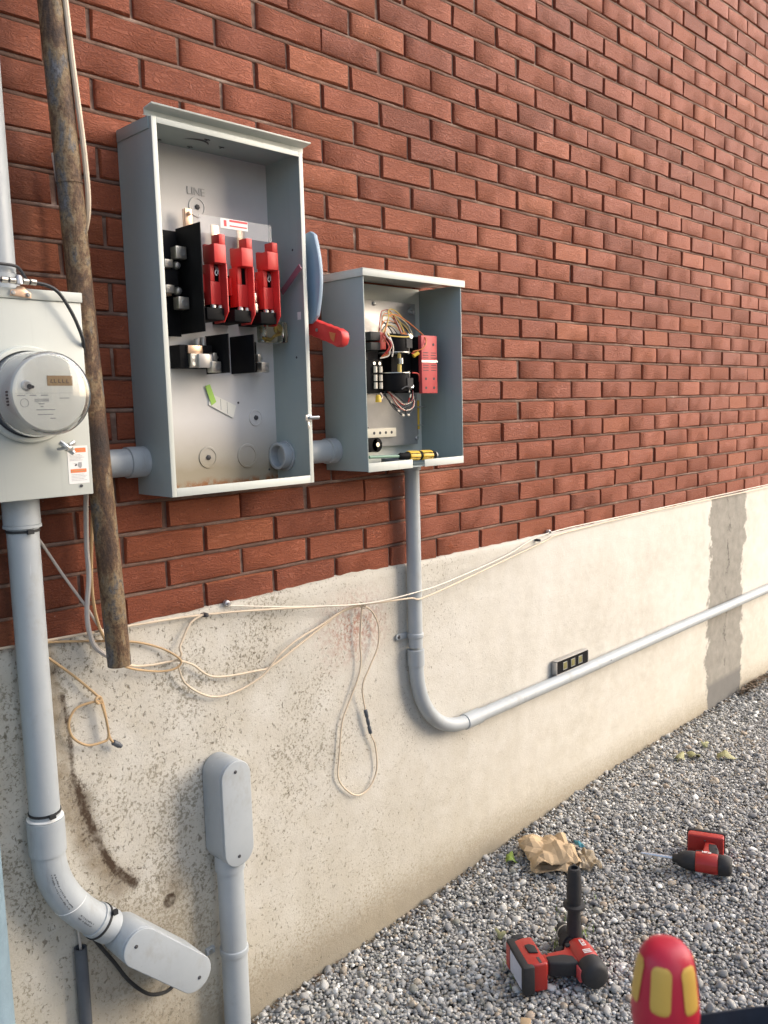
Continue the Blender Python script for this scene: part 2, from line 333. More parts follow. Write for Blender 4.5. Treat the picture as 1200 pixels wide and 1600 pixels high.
def ico(sub):
    bm = bmesh.new(); bmesh.ops.create_icosphere(bm, subdivisions=sub, radius=1)
    v = np.array([x.co[:] for x in bm.verts]); f = np.array([[q.index for q in x.verts] for x in bm.faces]); bm.free(); return v, f
def gravel():
    V, F, T = [], [], []; off = 0
    pal = np.array([(.10, .10, .105), (.15, .148, .15), (.20, .195, .19), (.26, .252, .24), (.33, .322, .305), (.42, .412, .40), (.56, .55, .53), (.70, .69, .67), (.30, .25, .19), (.24, .185, .135), (.17, .165, .14)])
    pw = np.array([.06, .12, .18, .21, .17, .09, .03, .010, .06, .035, .035]); pw /= pw.sum()
    def scatter(x0, x1, y0, y1, sp, rmin, rmax, sub, dz, keep):
        nonlocal off
        gx, gy = np.meshgrid(np.arange(x0, x1, sp), np.arange(y0, y1, sp)); n = gx.size
        x = gx.ravel()+RNG.uniform(-.5, .5, n)*sp; y = gy.ravel()+RNG.uniform(-.5, .5, n)*sp
        k = keep(x, y) & (y < -.012); x, y = x[k], y[k]; n = len(x)
        if not n: return
        bv, bf = ico(sub); m = len(bv)
        r = rmin+(rmax-rmin)*RNG.beta(1.6, 3.2, n); z = hgt(x, y)+dz+RNG.uniform(-.004, .005, n)
        S = np.stack([r*RNG.uniform(.85, 1.35, n), r*RNG.uniform(.75, 1.1, n), r*RNG.uniform(.5, .85, n)], 1)
        ang = RNG.uniform(0, 6.283, (n, 3)); tl = RNG.normal(0, .35, (n, 2))
        lump = 1+.16*RNG.normal(size=(n, m, 1)).clip(-1.6, 1.6)*(1 if sub > 1 else .8)
        p = bv[None]*lump*S[:, None, :]
        def rot(p, a, i, j):
            c, s_ = np.cos(a)[:, None], np.sin(a)[:, None]; q = p.copy(); q[..., i] = p[..., i]*c-p[..., j]*s_; q[..., j] = p[..., i]*s_+p[..., j]*c; return q
        p = rot(rot(rot(p, tl[:, 0], 1, 2), tl[:, 1], 0, 2), ang[:, 0], 0, 1)
        p += np.stack([x, y, z], 1)[:, None, :]
        V.append(p.reshape(-1, 3)); F.append((bf[None]+(np.arange(n)*m)[:, None, None]+off).reshape(-1, 3)); off += n*m
        t = (pal[RNG.choice(len(pal), n, p=pw)]*.82+.045)*np.array([1.68, 1.68, 1.62])*RNG.uniform(.8, 1.2, (n, 1)); T.append(np.repeat(t, m, 0))
    def near(x, y):      # ground the photograph looks at, with a margin
        return (y > -1.16+.40*(x+.30)-.06) & (y > -1.0-.95*(x+.2)-.95) & (x < 3.0) & ((x+2.28)*.72-(y+1.72)*.40 < 4.2)
    d2 = lambda x, y: np.hypot(x+2.28, y+1.72)
    cls = lambda x, y: near(x, y) & (d2(x, y) < 2.28)
    far = lambda x, y: near(x, y) & (d2(x, y) >= 2.28)
    scatter(-1.7, 3.0, -1.3, -.01, .0096, .0038, .0090, 2, -.002, cls)
    scatter(-1.7, 3.0, -1.3, -.01, .0096, .0038, .0090, 1, -.002, far)
    scatter(-1.7, 3.0, -1.3, -.01, .015, .006, .012, 1, -.008, cls)
    scatter(-1.7, 3.0, -1.3, -.01, .015, .006, .012, 1, -.008, far)
    scatter(-1.7, 3.0, -1.3, -.01, .06, .010, .0145, 2, .002, near)
    scatter(-3.2, 4.6, -2.2, -.01, .028, .010, .020, 1, -.003, lambda x, y: ~near(x, y))
    V = np.concatenate(V); F = np.concatenate(F); T = np.concatenate(T)
    me = bpy.data.meshes.new('gravel'); me.vertices.add(len(V)); me.vertices.foreach_set('co', V.astype(np.float32).ravel())
    me.loops.add(F.size); me.loops.foreach_set('vertex_index', F.astype(np.int32).ravel())
    me.polygons.add(len(F)); me.polygons.foreach_set('loop_start', np.arange(0, F.size, 3, dtype=np.int32)); me.polygons.foreach_set('loop_total', np.full(len(F), 3, np.int32))
    me.polygons.foreach_set('use_smooth', np.ones(len(F), bool)); me.update(calc_edges=True)
    a = me.attributes.new('tone', 'FLOAT_COLOR', 'POINT'); a.data.foreach_set('color', np.concatenate([T, np.ones((len(T), 1))], 1).astype(np.float32).ravel())
    me.materials.append(MAT['stone']); o = bpy.data.objects.new('gravel', me); COL.objects.link(o)
    return tag(o, 'loose rounded grey gravel covering the ground', 'gravel', kind='stuff')
gravel()

# ------------------------------------------------------------------ brick wall
BL, BH, JT = .21, .06823, .0088
ROWZ = 1.55
SHIFT = {-7: -.009, -6: -.002, -5: -.002, -3: -.011, -2: .008, 0: .006, 2: .0146, 3: .0085, 4: .010, 5: .005, 7: -.002, 8: .012, 9: -.005, 10: .004, 11: -.003, 12: -.008}
wall = thing('brick_wall', (0, 0, 0), 'tall house wall of rustic red brick laid in running bond', 'wall')
def brick_mesh(seed):
    rn = random.Random(seed); L2 = (BL-JT)/2; H2 = (BH-JT)/2; bv = .0035; v = []; f = []; cols = 5
    j = lambda s: rn.uniform(-s, s)
    sk = j(.0012)
    out_t = [(-L2+2*L2*i/(cols-1)+j(.0012), H2+j(.0010)+sk*(i/(cols-1)-.5)) for i in range(cols)]
    out_b = [(-L2+2*L2*i/(cols-1)+j(.0012), -H2+j(.0010)+sk*(i/(cols-1)-.5)) for i in range(cols)]
    ring = out_b+out_t[::-1]; n = len(ring); yf = j(.0018)
    inner = [(x*(1-bv/L2*rn.uniform(.6, 1.5)), z*(1-bv/H2*rn.uniform(.6, 1.4))) for x, z in ring]
    v += [(x, yf-.001+j(.0012), z) for x, z in inner]
    v += [(x, yf+.0035+rn.uniform(-.001, .0016), z) for x, z in ring]
    v += [(x, .03, z) for x, z in ring]
    for i in range(n):
        k = (i+1) % n; f.append((i, k, n+k, n+i)); f.append((n+i, n+k, 2*n+k, 2*n+i))
    for i in range(cols-1): f.append((i, i+1, n-2-i, n-1-i))
    me = bpy.data.meshes.new('brick'); me.from_pydata(v, [], f); bm = bmesh.new(); bm.from_mesh(me); finish(bm, 0, 50); bm.to_mesh(me); bm.free()
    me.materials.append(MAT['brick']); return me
BM = [brick_mesh(i) for i in range(24)]
def project(p):
    d = Vector(p)-CAM_P; z = d.dot(fw)
    return (600+FPX*d.dot(rt2)/z, 800+FPX*d.dot(dn2)/z, z) if z > .1 else None
spots = []
for r in range(-8, 46):
    for c in range(-12, 30):
        x = (c+(.5 if r % 2 == 0 else 0))*BL+SHIFT.get(r, random.uniform(-.006, .006)); z = ROWZ+r*BH
        if r == -8: continue
        pr = project((x, 0, z)); a = 0
        if pr and -40 < pr[0] < 1240 and -30 < pr[1] < 1630: a = 1/pr[2]**2*abs(math.cos(0))*(CAM_P.y*-1/ (Vector((x, 0, z))-CAM_P).length)
        if pr and a and 185 < pr[0] < 480 and 260 < pr[1] < 740: a *= .02          # hidden behind the open cabinet
        if pr and a and 510 < pr[0] < 715 and 450 < pr[1] < 720: a *= .02
        spots.append((a, x, z, random.randrange(24), random.random() < .5))
spots.sort(key=lambda s: -s[0])
for a, x, z, k, fl in spots[:300]:
    o = bpy.data.objects.new('brick', BM[k]); COL.objects.link(o); o.parent = wall; o.location = (x, 0, z); o.rotation_euler = (0, R(random.uniform(-.25, .25)), 0)
mbk = MB()
for a, x, z, k, fl in spots[300:]:
    me = BM[k]; mbk.add([(v.co.x+x, v.co.y, v.co.z+z) for v in me.vertices], [tuple(p.vertices) for p in me.polygons])
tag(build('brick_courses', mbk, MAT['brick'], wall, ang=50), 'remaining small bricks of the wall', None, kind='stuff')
mo = MB(); x0, x1 = -2.7, 6.2
mo.add([(x0, .0066, 1.03), (x1, .0066, 1.03), (x1, .0066, 4.65), (x0, .0066, 4.65)], [(0, 1, 2, 3)])
nxm = 380
for r in range(-7, 47):
    zc = ROWZ+(r-.5)*BH; v = []; f = []
    for i in range(nxm+1):
        x = x0+(x1-x0)*i/nxm; q = mnoise.noise((x*9, r*7.3, 0)); q2 = mnoise.noise((x*45, r*3.1, 4))
        y = .0034+.0022*q+.0018*q2; dz = .0010*mnoise.noise((x*6, r*5.7, 9))
        hh = JT/2+.0016+.0008*q2
        v += [(x, .014, zc+hh+dz), (x, y+.0012, zc+hh*.75+dz), (x, y-.0006+.001*q, zc+dz), (x, y+.0016, zc-hh*.75+dz), (x, .014, zc-hh+dz)]
    for i in range(nxm):
        for k in range(4): f.append((i*5+k, i*5+k+1, (i+1)*5+k+1, (i+1)*5+k))
    mo.add(v, f)
build('mortar', mo, MAT['mortar'], wall, ang=60)
cp = MB().box(x0, x1, .035, .25, -.3, 4.65)
build('backing', cp, MAT['mortar'], wall)

# ------------------------------------------------------------------ unseen house added behind the camera to shade the left of the wall
nh = thing('shade_house', (0, -7.5, 0), 'unseen two storey house added behind the viewer to shade the wall', 'house')
HX0, HX1, HY0, HY1, HZ = -1.2, 3.2, -11.0, -5.6, 5.6
build('wall', MB().box(HX0, HX1, HY0, HY1, -.2, HZ), plain('buff_brick_wall', (.42, .33, .24), .85, .12, 8), nh)
build('roof', MB().prism([(HY0-.4, HZ), (HY1+.4, HZ), ((HY0+HY1)/2, HZ+1.9)], (HX0-.3, 0, .002), (0, 1, 0), (0, 0, 1), (HX1-HX0+.6, 0, 0)), plain('asphalt_shingle', (.07, .065, .06), .9, .2, 20), nh)
for x, z in ((-.4, 1.0), (1.2, 1.0), (-.4, 3.6), (1.2, 3.6)):
    wn = build('window', MB().box(x, x+1.2, HY1-.05, HY1+.03, z, z+1.3), MAT['white'], nh)
    build('pane', MB().box(x+.08, x+1.12, HY1+.031, HY1+.036, z+.08, z+1.22), plain('window_glass', (.04, .05, .06), .08, .05), wn)

# ------------------------------------------------------------------ foundation
STAIN = [(-1.548, 1.04), (-1.525, .86), (-1.521, .74), (-1.488, .615), (-1.450, .515), (-1.405, .455)]
def segd(x, z, P):
    d = 9; u = 0
    for i in range(len(P)-1):
        ax, az = P[i]; bx, bz = P[i+1]; t = max(0, min(1, ((x-ax)*(bx-ax)+(z-az)*(bz-az))/((bx-ax)**2+(bz-az)**2)))
        e = math.hypot(x-ax-t*(bx-ax), z-az-t*(bz-az))
        if e < d: d = e; u = (i+t)/(len(P)-1)
    return d, u
fx = np.concatenate([np.arange(-2.7, -1.75, .03), np.arange(-1.75, -1.60, .012), np.arange(-1.595, -1.28, .0055), np.arange(-1.275, 2.59, .021), np.arange(2.6, 6.21, .05)])
fz = np.concatenate([np.arange(-.16, 1.03, .0075), [1.034, 1.041]])
mb = MB(); v = []; stn = []; dmp = []
nzr = len(fz)+2
for x in fx:
    for z in fz:
        n1 = mnoise.noise((x*3, z*3, 1)); n2 = mnoise.noise((x*19, z*19, 5)); n3 = mnoise.noise((x*55, z*55, 8))
        y = -.010+.0030*n1+.0012*n2+.0006*n3
        if z > 1.03: y += .003*(z-1.03)/.011
        d, u = segd(x, z, STAIN); wd = .006+.009*u+.008*n2
        s_ = max(0, 1-d/max(wd, .004))*(.55+.5*u) if u > .12 else 0
        s_ = max(s_, .45*max(0, 1-d/.05)*(0.4+n2) if u > .35 else 0)
        for (bx, bz, br, bs) in ((-1.312, .372, .022, .9), (-1.398, .447, .014, .8), (-1.545, .99, .02, .3)):
            s_ = max(s_, bs*min(1, max(0, 2.2*(1-math.hypot((x-bx), (z-bz)*1.1)/(br*(1+.5*n2))))))
        d2_, u2 = segd(x+.022, z, STAIN); dm = max(0, 1-max(0, d2_-.012)/(.032+.02*n1+.014*n2))*1.0
        dm = max(dm, .9*max(0, 1-math.hypot((x+1.30)/.06, (z-.40)/.09)))
        dm = max(dm, .8*max(0, 1-math.hypot((x+1.40)/.22, (z-.22)/.25)))
        v.append((x, y, z)); stn.append(min(1, max(0, s_))); dmp.append(min(1, max(0, dm)))
    zt = 1.045+.004*mnoise.noise((x*7, 2, 0))+.004*mnoise.noise((x*31, 5, 0))+(.010*max(0, 1-abs(x+.72)/.25))
    v.append((x, -.003, zt)); v.append((x, .03, zt+.006)); stn += [0, 0]; dmp += [.3, .3]
mb.add(v, [(i*nzr+k, (i+1)*nzr+k, (i+1)*nzr+k+1, i*nzr+k+1) for i in range(len(fx)-1) for k in range(nzr-1)])
fo = build('foundation_wall', mb, MAT['parge'], base=(0, 0, 0), ang=60)
for nm, dat in (('stain', stn), ('damp', dmp)):
    a = fo.data.attributes.new(nm, 'FLOAT', 'POINT'); a.data.foreach_set('value', np.array(dat, np.float32))
tag(fo, 'cream parged concrete foundation below the brick, speckled and stained', 'foundation')

# ------------------------------------------------------------------ large open disconnect cabinet
E_, EL = MAT['enamel'], MAT['enamel_l']
X0, X1, YF, YB, Z0, Z1 = -1.322, -.930, -.140, -.001, 1.331, 2.097
cab = thing('disconnect_cabinet', ((X0+X1)/2, -.07, Z0), 'tall open grey steel cabinet with three red fuse holders', 'electrical cabinet')
t = .0025
bp_ = build('back_panel', MB().box(X0+t, X1-t, YB-.003, YB, Z0+t, Z1-t), MAT['inside'], cab)
build('side_panel', MB().box(X0, X0+t, YF+.002, YB, Z0, Z1), E_, cab)
build('side_panel', MB().box(X1-t, X1, YF+.002, YB, Z0, Z1), E_, cab)
tp = build('top_panel', MB().box(X0+t, X1-t, YF+.002, YB, Z1-t, Z1), E_, cab)
build('bottom_panel', MB().box(X0+t, X1-t, YF+.002, YB-.003, Z0, Z0+t), MAT['inside'], cab)
fl = .0115
build('front_flange', MB().box(X0, X0+fl, YF, YF+.0018, Z0, Z1).box(X1-fl, X1, YF, YF+.0018, Z0, Z1).box(X0+fl, X1-fl, YF, YF+.0018, Z1-fl, Z1).box(X0+fl, X1-fl, YF, YF+.0018, Z0, Z0+.018), EL, cab, .0006)
# folded hem along the top of the sides
build('top_hem', MB().box(X0-.0022, X0-.0003, YF+.010, YB-.002, Z1-.022, Z1+.0015).box(X0-.0022, X1+.0005, YF+.010, YB-.002, Z1+.0003, Z1+.002), E_, cab, .0004)
# raised drip hood
hd = MB(); prof = [(YF+.012, Z1+.002), (YF+.012, Z1+.013), (YF-.016, Z1+.017), (YF-.017, Z1+.0205), (YF+.0145, Z1+.0165), (YF+.0145, Z1+.002)]
hd.prism([(a, b) for a, b in prof], (X0-.008, 0, 0), (0, 1, 0), (0, 0, 1), (X1-X0+.020, 0, 0)); build('drip_hood', hd, EL, cab, .0005)
text('lettering', 'LINE', .024, (-1.136, YB-.0042, 2.003), (1, 0, 0), (0, 0, 1), MAT['embossed'], bp_)
def knockout(x, z, r, parent, bolt=True):
    k = MB().lathe([(r, 0), (r*.96, .0022), (r*.80, .0022), (r*.78, .0006), (r*.30, .0006)], (x, YB-.0031, z), (0, -1, 0), 28)
    o = build('knockout', k, MAT['inside'], parent)
    if bolt: build('bolt', MB().lathe([(.0062, 0), (.0062, .003), (.003, .0045), (0, .0045)], (x, YB-.0033, z), (0, -1, 0), 6), MAT['ink'], o)
knockout(-1.138, 1.401, .026, cab); knockout(-.995, 1.490, .021, cab); knockout(-1.025, 1.398, .030, cab, False); knockout(-1.134, 1.970, .023, cab)
for x, z in ((-1.045, 1.527), (-1.29, 1.36), (-.96, 1.36), (-1.26, 2.06)):
    build('screw_hole', MB().cyl((x, YB-.0031, z), (x, YB-.0038, z), .0028, n=10), MAT['ink'], cab)
# arched slot and fixing marks in the top
arc = [(-1.165+.034*math.cos(a), -.062-.026*math.sin(a)+.012, Z1-t-.0006) for a in np.linspace(.25, math.pi-.25, 12)]
sl = MB(); n = len(arc); sv = []
for i, p in enumerate(arc):
    wv = .0045*math.sin(math.pi*(i+.6)/(n+.2)); sv += [(p[0], p[1]-wv, p[2]), (p[0], p[1]+wv, p[2])]
sl.add(sv, [(2*i, 2*i+1, 2*i+3, 2*i+2) for i in range(n-1)])
build('slot', sl, MAT['ink'], tp)
for x, y in ((-1.155, -.088), (-1.10, -.062), (-1.155, -.02), (-1.235, -.022)):
    build('fixing_mark', MB().box(x-.007, x+.007, y-.0012, y+.0012, Z1-t-.0012, Z1-t-.0004).box(x-.0012, x+.0012, y-.007, y+.007, Z1-t-.0018, Z1-t-.0013), MAT['ink'], tp)
# neutral barrier and lugs
build('neutral_barrier', MB().box(-1.300, -1.205, -.024, -.020, 1.676, 1.905).box(-1.2045, -1.2015, -.115, -.020, 1.681, 1.911).box(-1.29, -1.21, -.020, -.0045, 1.72, 1.86), MAT['black'], cab, .0006)
def lug(c, s, parent, d=(0, -1, 0)):
    x, y, z = c
    o = build('lug', MB().box(x-s, x+s, y-s*.9, y+s*.9, z-s, z+s), MAT['alu'], parent, .0012)
    build('set_screw', MB().pipe((x+s*.15, y-s*.905, z), (x+s*.15, y-s*.99, z), s*.62, s*.42, 16).cyl((x+s*.15, y-s*.86, z), (x+s*.15, y-s*.94, z), s*.42, n=6), MAT['steel'], o)
    return o
for dz in (1.852, 1.745): lug((-1.222, -.056, dz), .0130, cab)
build('neutral_bar', MB().box(-1.255, -1.234, -.040, -.026, 1.762, 1.836), MAT['copper'], cab, .001)
build('insulator_block', MB().box(-1.257, -1.224, -.050, -.0255, 1.782, 1.818), MAT['black'], cab, .001)
for dz in (1.828, 1.774):
    o = build('terminal_tab', MB().box(-1.258, -1.238, -.058, -.041, dz-.0085, dz+.0085), MAT['alu'], cab, .001)
    build('screw', MB().cyl((-1.248, -.0582, dz), (-1.248, -.0592, dz), .004, n=10), MAT['steel'], o)
    build('hex_bolt', MB().lathe([(.009, 0), (.009, .008), (.006, .014), (.002, .015)], (-1.226, -.045, dz-.002), (0, -1, 0), 12), MAT['steel'], cab)
# three red fuse holders
for i, (xc, dz) in enumerate(((-1.1455, 0), (-1.072, -.001), (-.9985, -.002))):
    fh = bpy.data.objects.new('fuse_holder', None); COL.objects.link(fh); fh.parent = cab; ORG[fh.name] = ORG[cab.name]
    a = xc
    build('fuse_cover', MB().box(a-.0155, a+.0155, -.102, -.060, 1.8330+dz, 1.8735+dz).box(a-.0005, a+.0155, -.101, -.072, 1.8738+dz, 1.8955+dz).box(a-.012, a+.012, -.0605, -.052, 1.84+dz, 1.878+dz), MAT['red'], fh, .0012)
    ch = MB().box(a-.0155, a+.0118, -.082, -.078, 1.7450+dz, 1.7950+dz).box(a-.0155, a-.0040, -.0825, -.078, 1.7955+dz, 1.8325+dz).box(a+.0085, a+.0118, -.082, -.078, 1.7955+dz, 1.8325+dz).box(a-.0155, a-.0125, -.0775, -.050, 1.7450+dz, 1.8325+dz)
    ch.prism([(-.104, 1.8325), (-.050, 1.8325), (-.050, 1.706), (-.086, 1.706), (-.104, 1.728)], (a+.0122, 0, dz), (0, 1, 0), (0, 0, 1), (.0033, 0, 0))
    ch.box(a-.020, a-.0158, -.060, -.045, 1.772+dz, 1.812+dz)
    build('channel', ch, MAT['red'], fh, .0006)
    build('recess', MB().box(a-.0120, a+.0115, -.074, -.070, 1.7945+dz, 1.8320+dz), MAT['black'], fh)
    if i != 1: build('spring_clip', MB().tube([(a+.0005, -.078, 1.829+dz), (a+.0015, -.081, 1.821+dz), (a-.0015, -.080, 1.813+dz), (a+.0025, -.082, 1.808+dz)], .0019, 6).tube([(a+.005, -.078, 1.829+dz), (a+.006, -.081, 1.821+dz), (a+.005, -.082, 1.811+dz)], .0017, 6), MAT['steel'], fh)
    build('base_block', MB().box(a-.036, a+.0095, -.094, -.004, 1.710+dz, 1.7360+dz).box(a-.034, a+.012, -.046, -.0045, 1.7365+dz, 1.818+dz), MAT['black'], fh, .001)
    if i != 1: build('terminal_stack', MB().box(a-.034, a-.0245, -.070, -.050, 1.7370+dz, 1.758+dz).box(a-.034, a-.0245, -.068, -.050, 1.760+dz, 1.782+dz).cyl((a-.029, -.06, 1.783+dz), (a-.029, -.06, 1.792+dz), .0035, n=8), MAT['alu'], fh, .001)
    build('wire_clamp', MB().lathe([(.0065, 0), (.0065, .005), (.003, .008), (.0, .008)], (a-.014, -.086, 1.7364+dz), (0, 0, 1), 10).lathe([(.005, 0), (.005, .005), (.0025, .007), (0, .007)], (a+.003, -.088, 1.7364+dz), (0, 0, 1), 10), MAT['steel'], fh)
build('bus_bar', MB().box(-1.188, -1.166, -.030, -.026, 1.80, 1.955).box(-1.116, -1.094, -.030, -.026, 1.80, 1.93).box(-1.044, -1.022, -.030, -.026, 1.80, 1.93), MAT['copper'], cab, .0006)
build('line_terminal', MB().box(-1.186, -1.168, -.034, -.0305, 1.915, 1.956).cyl((-1.177, -.034, 1.945), (-1.177, -.042, 1.945), .005, n=6), MAT['copper'], cab, .0006)
sh = build('clear_shield', MB().box(-1.192, -.995, -.0960, -.0945, 1.894, 1.932), MAT['film'], cab)
lb = build('warning_label', MB().box(-1.137, -1.063, -.0966, -.0963, 1.910, 1.9315), MAT['white'], sh)
build('label_stripe', MB().box(-1.113, -1.064, -.0970, -.0968, 1.9255, 1.9300).box(-1.113, -1.066, -.0970, -.0968, 1.9155, 1.9182).box(-1.128, -1.121, -.0970, -.0968, 1.9145, 1.9275), MAT['palered'], sh)
# operating mechanism at the right
pl = MB().box(-.972, -.960, -.072, -.069, 1.716, 1.840).box(-.972, -.969, -.069, -.03, 1.716, 1.840); mp = build('mechanism_plate', pl, MAT['plate'], cab, .0006)
for z in (1.83, 1.815, 1.79, 1.768, 1.742, 1.725): build('hole', MB().cyl((-.966, -.0721, z), (-.966, -.0727, z), .0022, n=8), MAT['ink'], mp)
build('gear_casing', MB().box(-1.005, -.940, -.074, -.035, 1.668, 1.716), MAT['amber'], cab, .003)
build('gear', MB().lathe([(.012, 0), (.012, .006), (.006, .006), (.006, .016), (0, .016)], (-.960, -.050, 1.700), (0, -1, 0), 12).tube([(-1.0, -.055, 1.680), (-.985, -.058, 1.676), (-.97, -.055, 1.685), (-.955, -.06, 1.69)], .004, 6), MAT['brass'], cab)
build('trip_lever', MB().obox((-.952, -.108, 1.812), (.002, 0, 0), (0, -.036, .026), (0, .004, .0056)), MAT['purple'], cab, .0006)
build('small_label', MB().box(X1-t-.0008, X1-t-.0004, -.117, -.104, 1.720, 1.738), MAT['white'], cab)
for y, z in ((-.094, 1.884), (-.094, 1.632)): build('rivet', MB().lathe([(.003, 0), (.002, .001), (0, .0012)], (X1-t, y, z), (-1, 0, 0), 10), MAT['ink'], cab)
# lower load terminals
for (a, first) in ((-1.1, True), (-1.030, False)):
    tb = bpy.data.objects.new('load_terminal', None); COL.objects.link(tb); tb.parent = cab; ORG[tb.name] = ORG[cab.name]
    if first:
        build('insulating_base', MB().box(-1.226, -1.140, -.046, -.0045, 1.606, 1.657), MAT['black'], tb, .001)
        build('barrier', MB().box(-1.1315, -1.1285, -.096, -.0045, 1.594, 1.681), MAT['black'], tb, .0006)
        build('terminal_strap', MB().box(-1.208, -1.170, -.052, -.0465, 1.638, 1.6555), MAT['copper'], tb, .001)
        build('lug_body', MB().box(-1.206, -1.166, -.058, -.0465, 1.607, 1.6370), MAT['alu'], tb, .001)
        build('lug_channel', MB().box(-1.190, -1.152, -.066, -.0585, 1.606, 1.6365), MAT['plate'], tb, .001)
        for z in (1.629, 1.615): build('set_screw', MB().cyl((-1.199, -.0582, z), (-1.199, -.0592, z), .005, n=6), MAT['steel'], tb)
        lug((-1.147, -.060, 1.608), .0120, tb); build('strap_nut', MB().box(-1.1515, -1.1415, -.066, -.048, 1.6215, 1.6395).lathe([(.006, 0), (.006, .004), (.002, .009), (0, .009)], (-1.1412, -.056, 1.630), (1, 0, 0), 6), MAT['alu'], tb, .0008)
        build('cable_stub', MB().cyl((-1.170, -.03, 1.6575), (-1.170, -.03, 1.672), .007, n=12).cyl((-1.152, -.028, 1.6575), (-1.152, -.028, 1.676), .007, n=12), MAT['plate'], tb)
    else:
        build('insulating_base', MB().box(-1.050, -.992, -.016, -.0045, 1.600, 1.672), MAT['black'], tb, .001)
        build('barrier', MB().box(-1.0615, -1.0585, -.097, -.0045, 1.595, 1.682), MAT['black'], tb, .0006)
        build('terminal_strap', MB().box(-1.034, -1.012, -.034, -.0165, 1.644, 1.666), MAT['alu'], tb, .001)
        lug((-1.001, -.050, 1.609), .0115, tb); build('strap_nut', MB().box(-1.016, -1.006, -.052, -.034, 1.622, 1.640).lathe([(.006, 0), (.006, .004), (.002, .009), (0, .009)], (-1.0058, -.043, 1.631), (1, 0, 0), 6), MAT['alu'], tb, .0008)
# hub of the joining conduit, inside right wall
build('locknut_hub', MB().pipe((X1-t-.0005, -.037, 1.394), (X1-.030, -.037, 1.394), .0335, .0265, 32).lathe([(.0385, 0), (.0385, .0045), (.034, .0045)], (X1-t-.0002, -.037, 1.394), (-1, 0, 0), 12), MAT['pvc'], cab, .0008)
# latch on the front flange
build('latch', MB().box(X1-.022, X1-.004, YF-.0035, YF-.0003, 1.478, 1.494).cyl((X1-.012, YF-.004, 1.487), (X1+.012, YF-.012, 1.487), .0045, n=12).box(X1-.016, X1-.010, YF-.003, YF-.0004, 1.460, 1.4775), MAT['steel'], cab, .0008)
# side operating handle
arcp = [(-.030, 1.735), (-.030, 1.905), (-.135, 1.924)]+[(-.147-.0185*math.sin(math.pi*s), 1.921-.200*s) for s in np.linspace(.03, .97, 14)]+[(-.128, 1.710), (-.10, 1.712)]
build('handle_arm', MB().prism(arcp, (-.912, 0, 0), (0, 1, 0), (0, 0, 1), (.012, 0, 0)), MAT['blue'], cab, .003)
build('handle_pivot', MB().cyl((X1+.0005, -.062, 1.80), (-.913, -.062, 1.80), .018, n=20), MAT['steel'], cab)
gr = MB(); g0 = Vector((-.893, -.108, 1.706)); g1 = Vector((-.888, -.222, 1.666)); gd = (g1-g0).normalized(); gu = Vector((0, gd.z, -gd.y)).normalized()
if gu.z < 0: gu = -gu
gx = Vector((1, 0, 0)); poly = []
for s_ in np.linspace(0, .74, 9): poly.append((s_*.121, .0215-.0022*abs(math.sin(s_*14))))
poly += [(.098, .0215), (.114, .018), (.122, .006), (.121, -.012), (.108, -.022), (.094, -.020)]
for s_ in np.linspace(.74, 0, 9): poly.append((s_*.121, -.0205+.0022*abs(math.sin(s_*14))))
gr.prism(poly, g0-gx*.013, gd, gu, gx*.026); hg = build('grip', gr, MAT['red'], cab, .005)
q = g0+gd*.034-gx*.0132; build('grip_screw', MB().cyl(q, q-gx*.0012, .0042, n=12), MAT['steel'], hg)
q = g0+gd*.088-gx*.0131+gu*-.001; build('lock_slot', MB().prism([(-.011, .008), (.010, .010), (.010, -.010), (-.002, -.006)], q, gd, gu, -gx*.0012), MAT['wo'], hg)
# tag hanging inside and tape
tg = build('paper_tag', MB().prism([(-1.1210, 1.549), (-1.0540, 1.520), (-1.0590, 1.505), (-1.0640, 1.491), (-1.1320, 1.524)], (0, -.0062, 0), (1, 0, 0), (0, 0, 1), (0, -.0012, 0)), MAT['paperw'])
tag(tg, 'white paper tag with green tape stuck to back of tall cabinet', 'tag')
build('green_tape', MB().prism([(-1.1390, 1.567), (-1.1260, 1.571), (-1.1110, 1.530), (-1.1240, 1.522)], (0, -.0078, 0), (1, 0, 0), (0, 0, 1), (0, -.0009, 0)), MAT['green'], tg)
build('tag_crease', MB().box(-1.0982, -1.0976, -.0081, -.0075, 1.511, 1.537).box(-1.0802, -1.0796, -.0081, -.0075, 1.502, 1.529), MAT['greyink'], tg)
st = build('inspection_sticker', MB().box(-1.247, -1.238, -.0050, -.0044, 1.563, 1.569), MAT['white']); tag(st, 'tiny white sticker with green dot near lower left of tall cabinet', 'sticker')
build('green_dot', MB().cyl((-1.2485, -.0046, 1.566), (-1.2485, -.0062, 1.566), .0042, n=12), plain('dark_green', (.03, .18, .08), .5), st)

# ------------------------------------------------------------------ small metering cabinet
A0, A1, AF, AZ0, AZ1 = -.766, -.387, -.160, 1.345, 1.842
mc = thing('metering_cabinet', ((A0+A1)/2, -.08, AZ0), 'small open grey steel cabinet full of wiring, conduit below it', 'electrical cabinet')
build('back_panel', MB().box(A0+t, A1-t, YB-.003, YB, AZ0+t, AZ1), MAT['enamel_l'], mc)
build('side_panel', MB().box(A0, A0+t, AF, YB, AZ0, AZ1), E_, mc, .0005); build('side_panel', MB().box(A1-t, A1, AF, YB, AZ0, AZ1-.004), E_, mc, .0005)
NX0, NX1 = -.600, -.552
build('bottom_panel', MB().box(A0+t, A1-t, AF+.004, YB-.003, AZ0, AZ0+t), E_, mc)
build('front_lip', MB().box(A0+.001, NX0, AF-.001, AF+.0012, AZ0-.0012, AZ0+.0215).box(NX1, A1, AF-.001, AF+.0012, AZ0-.0012, AZ0+.0185), EL, mc, .0006)
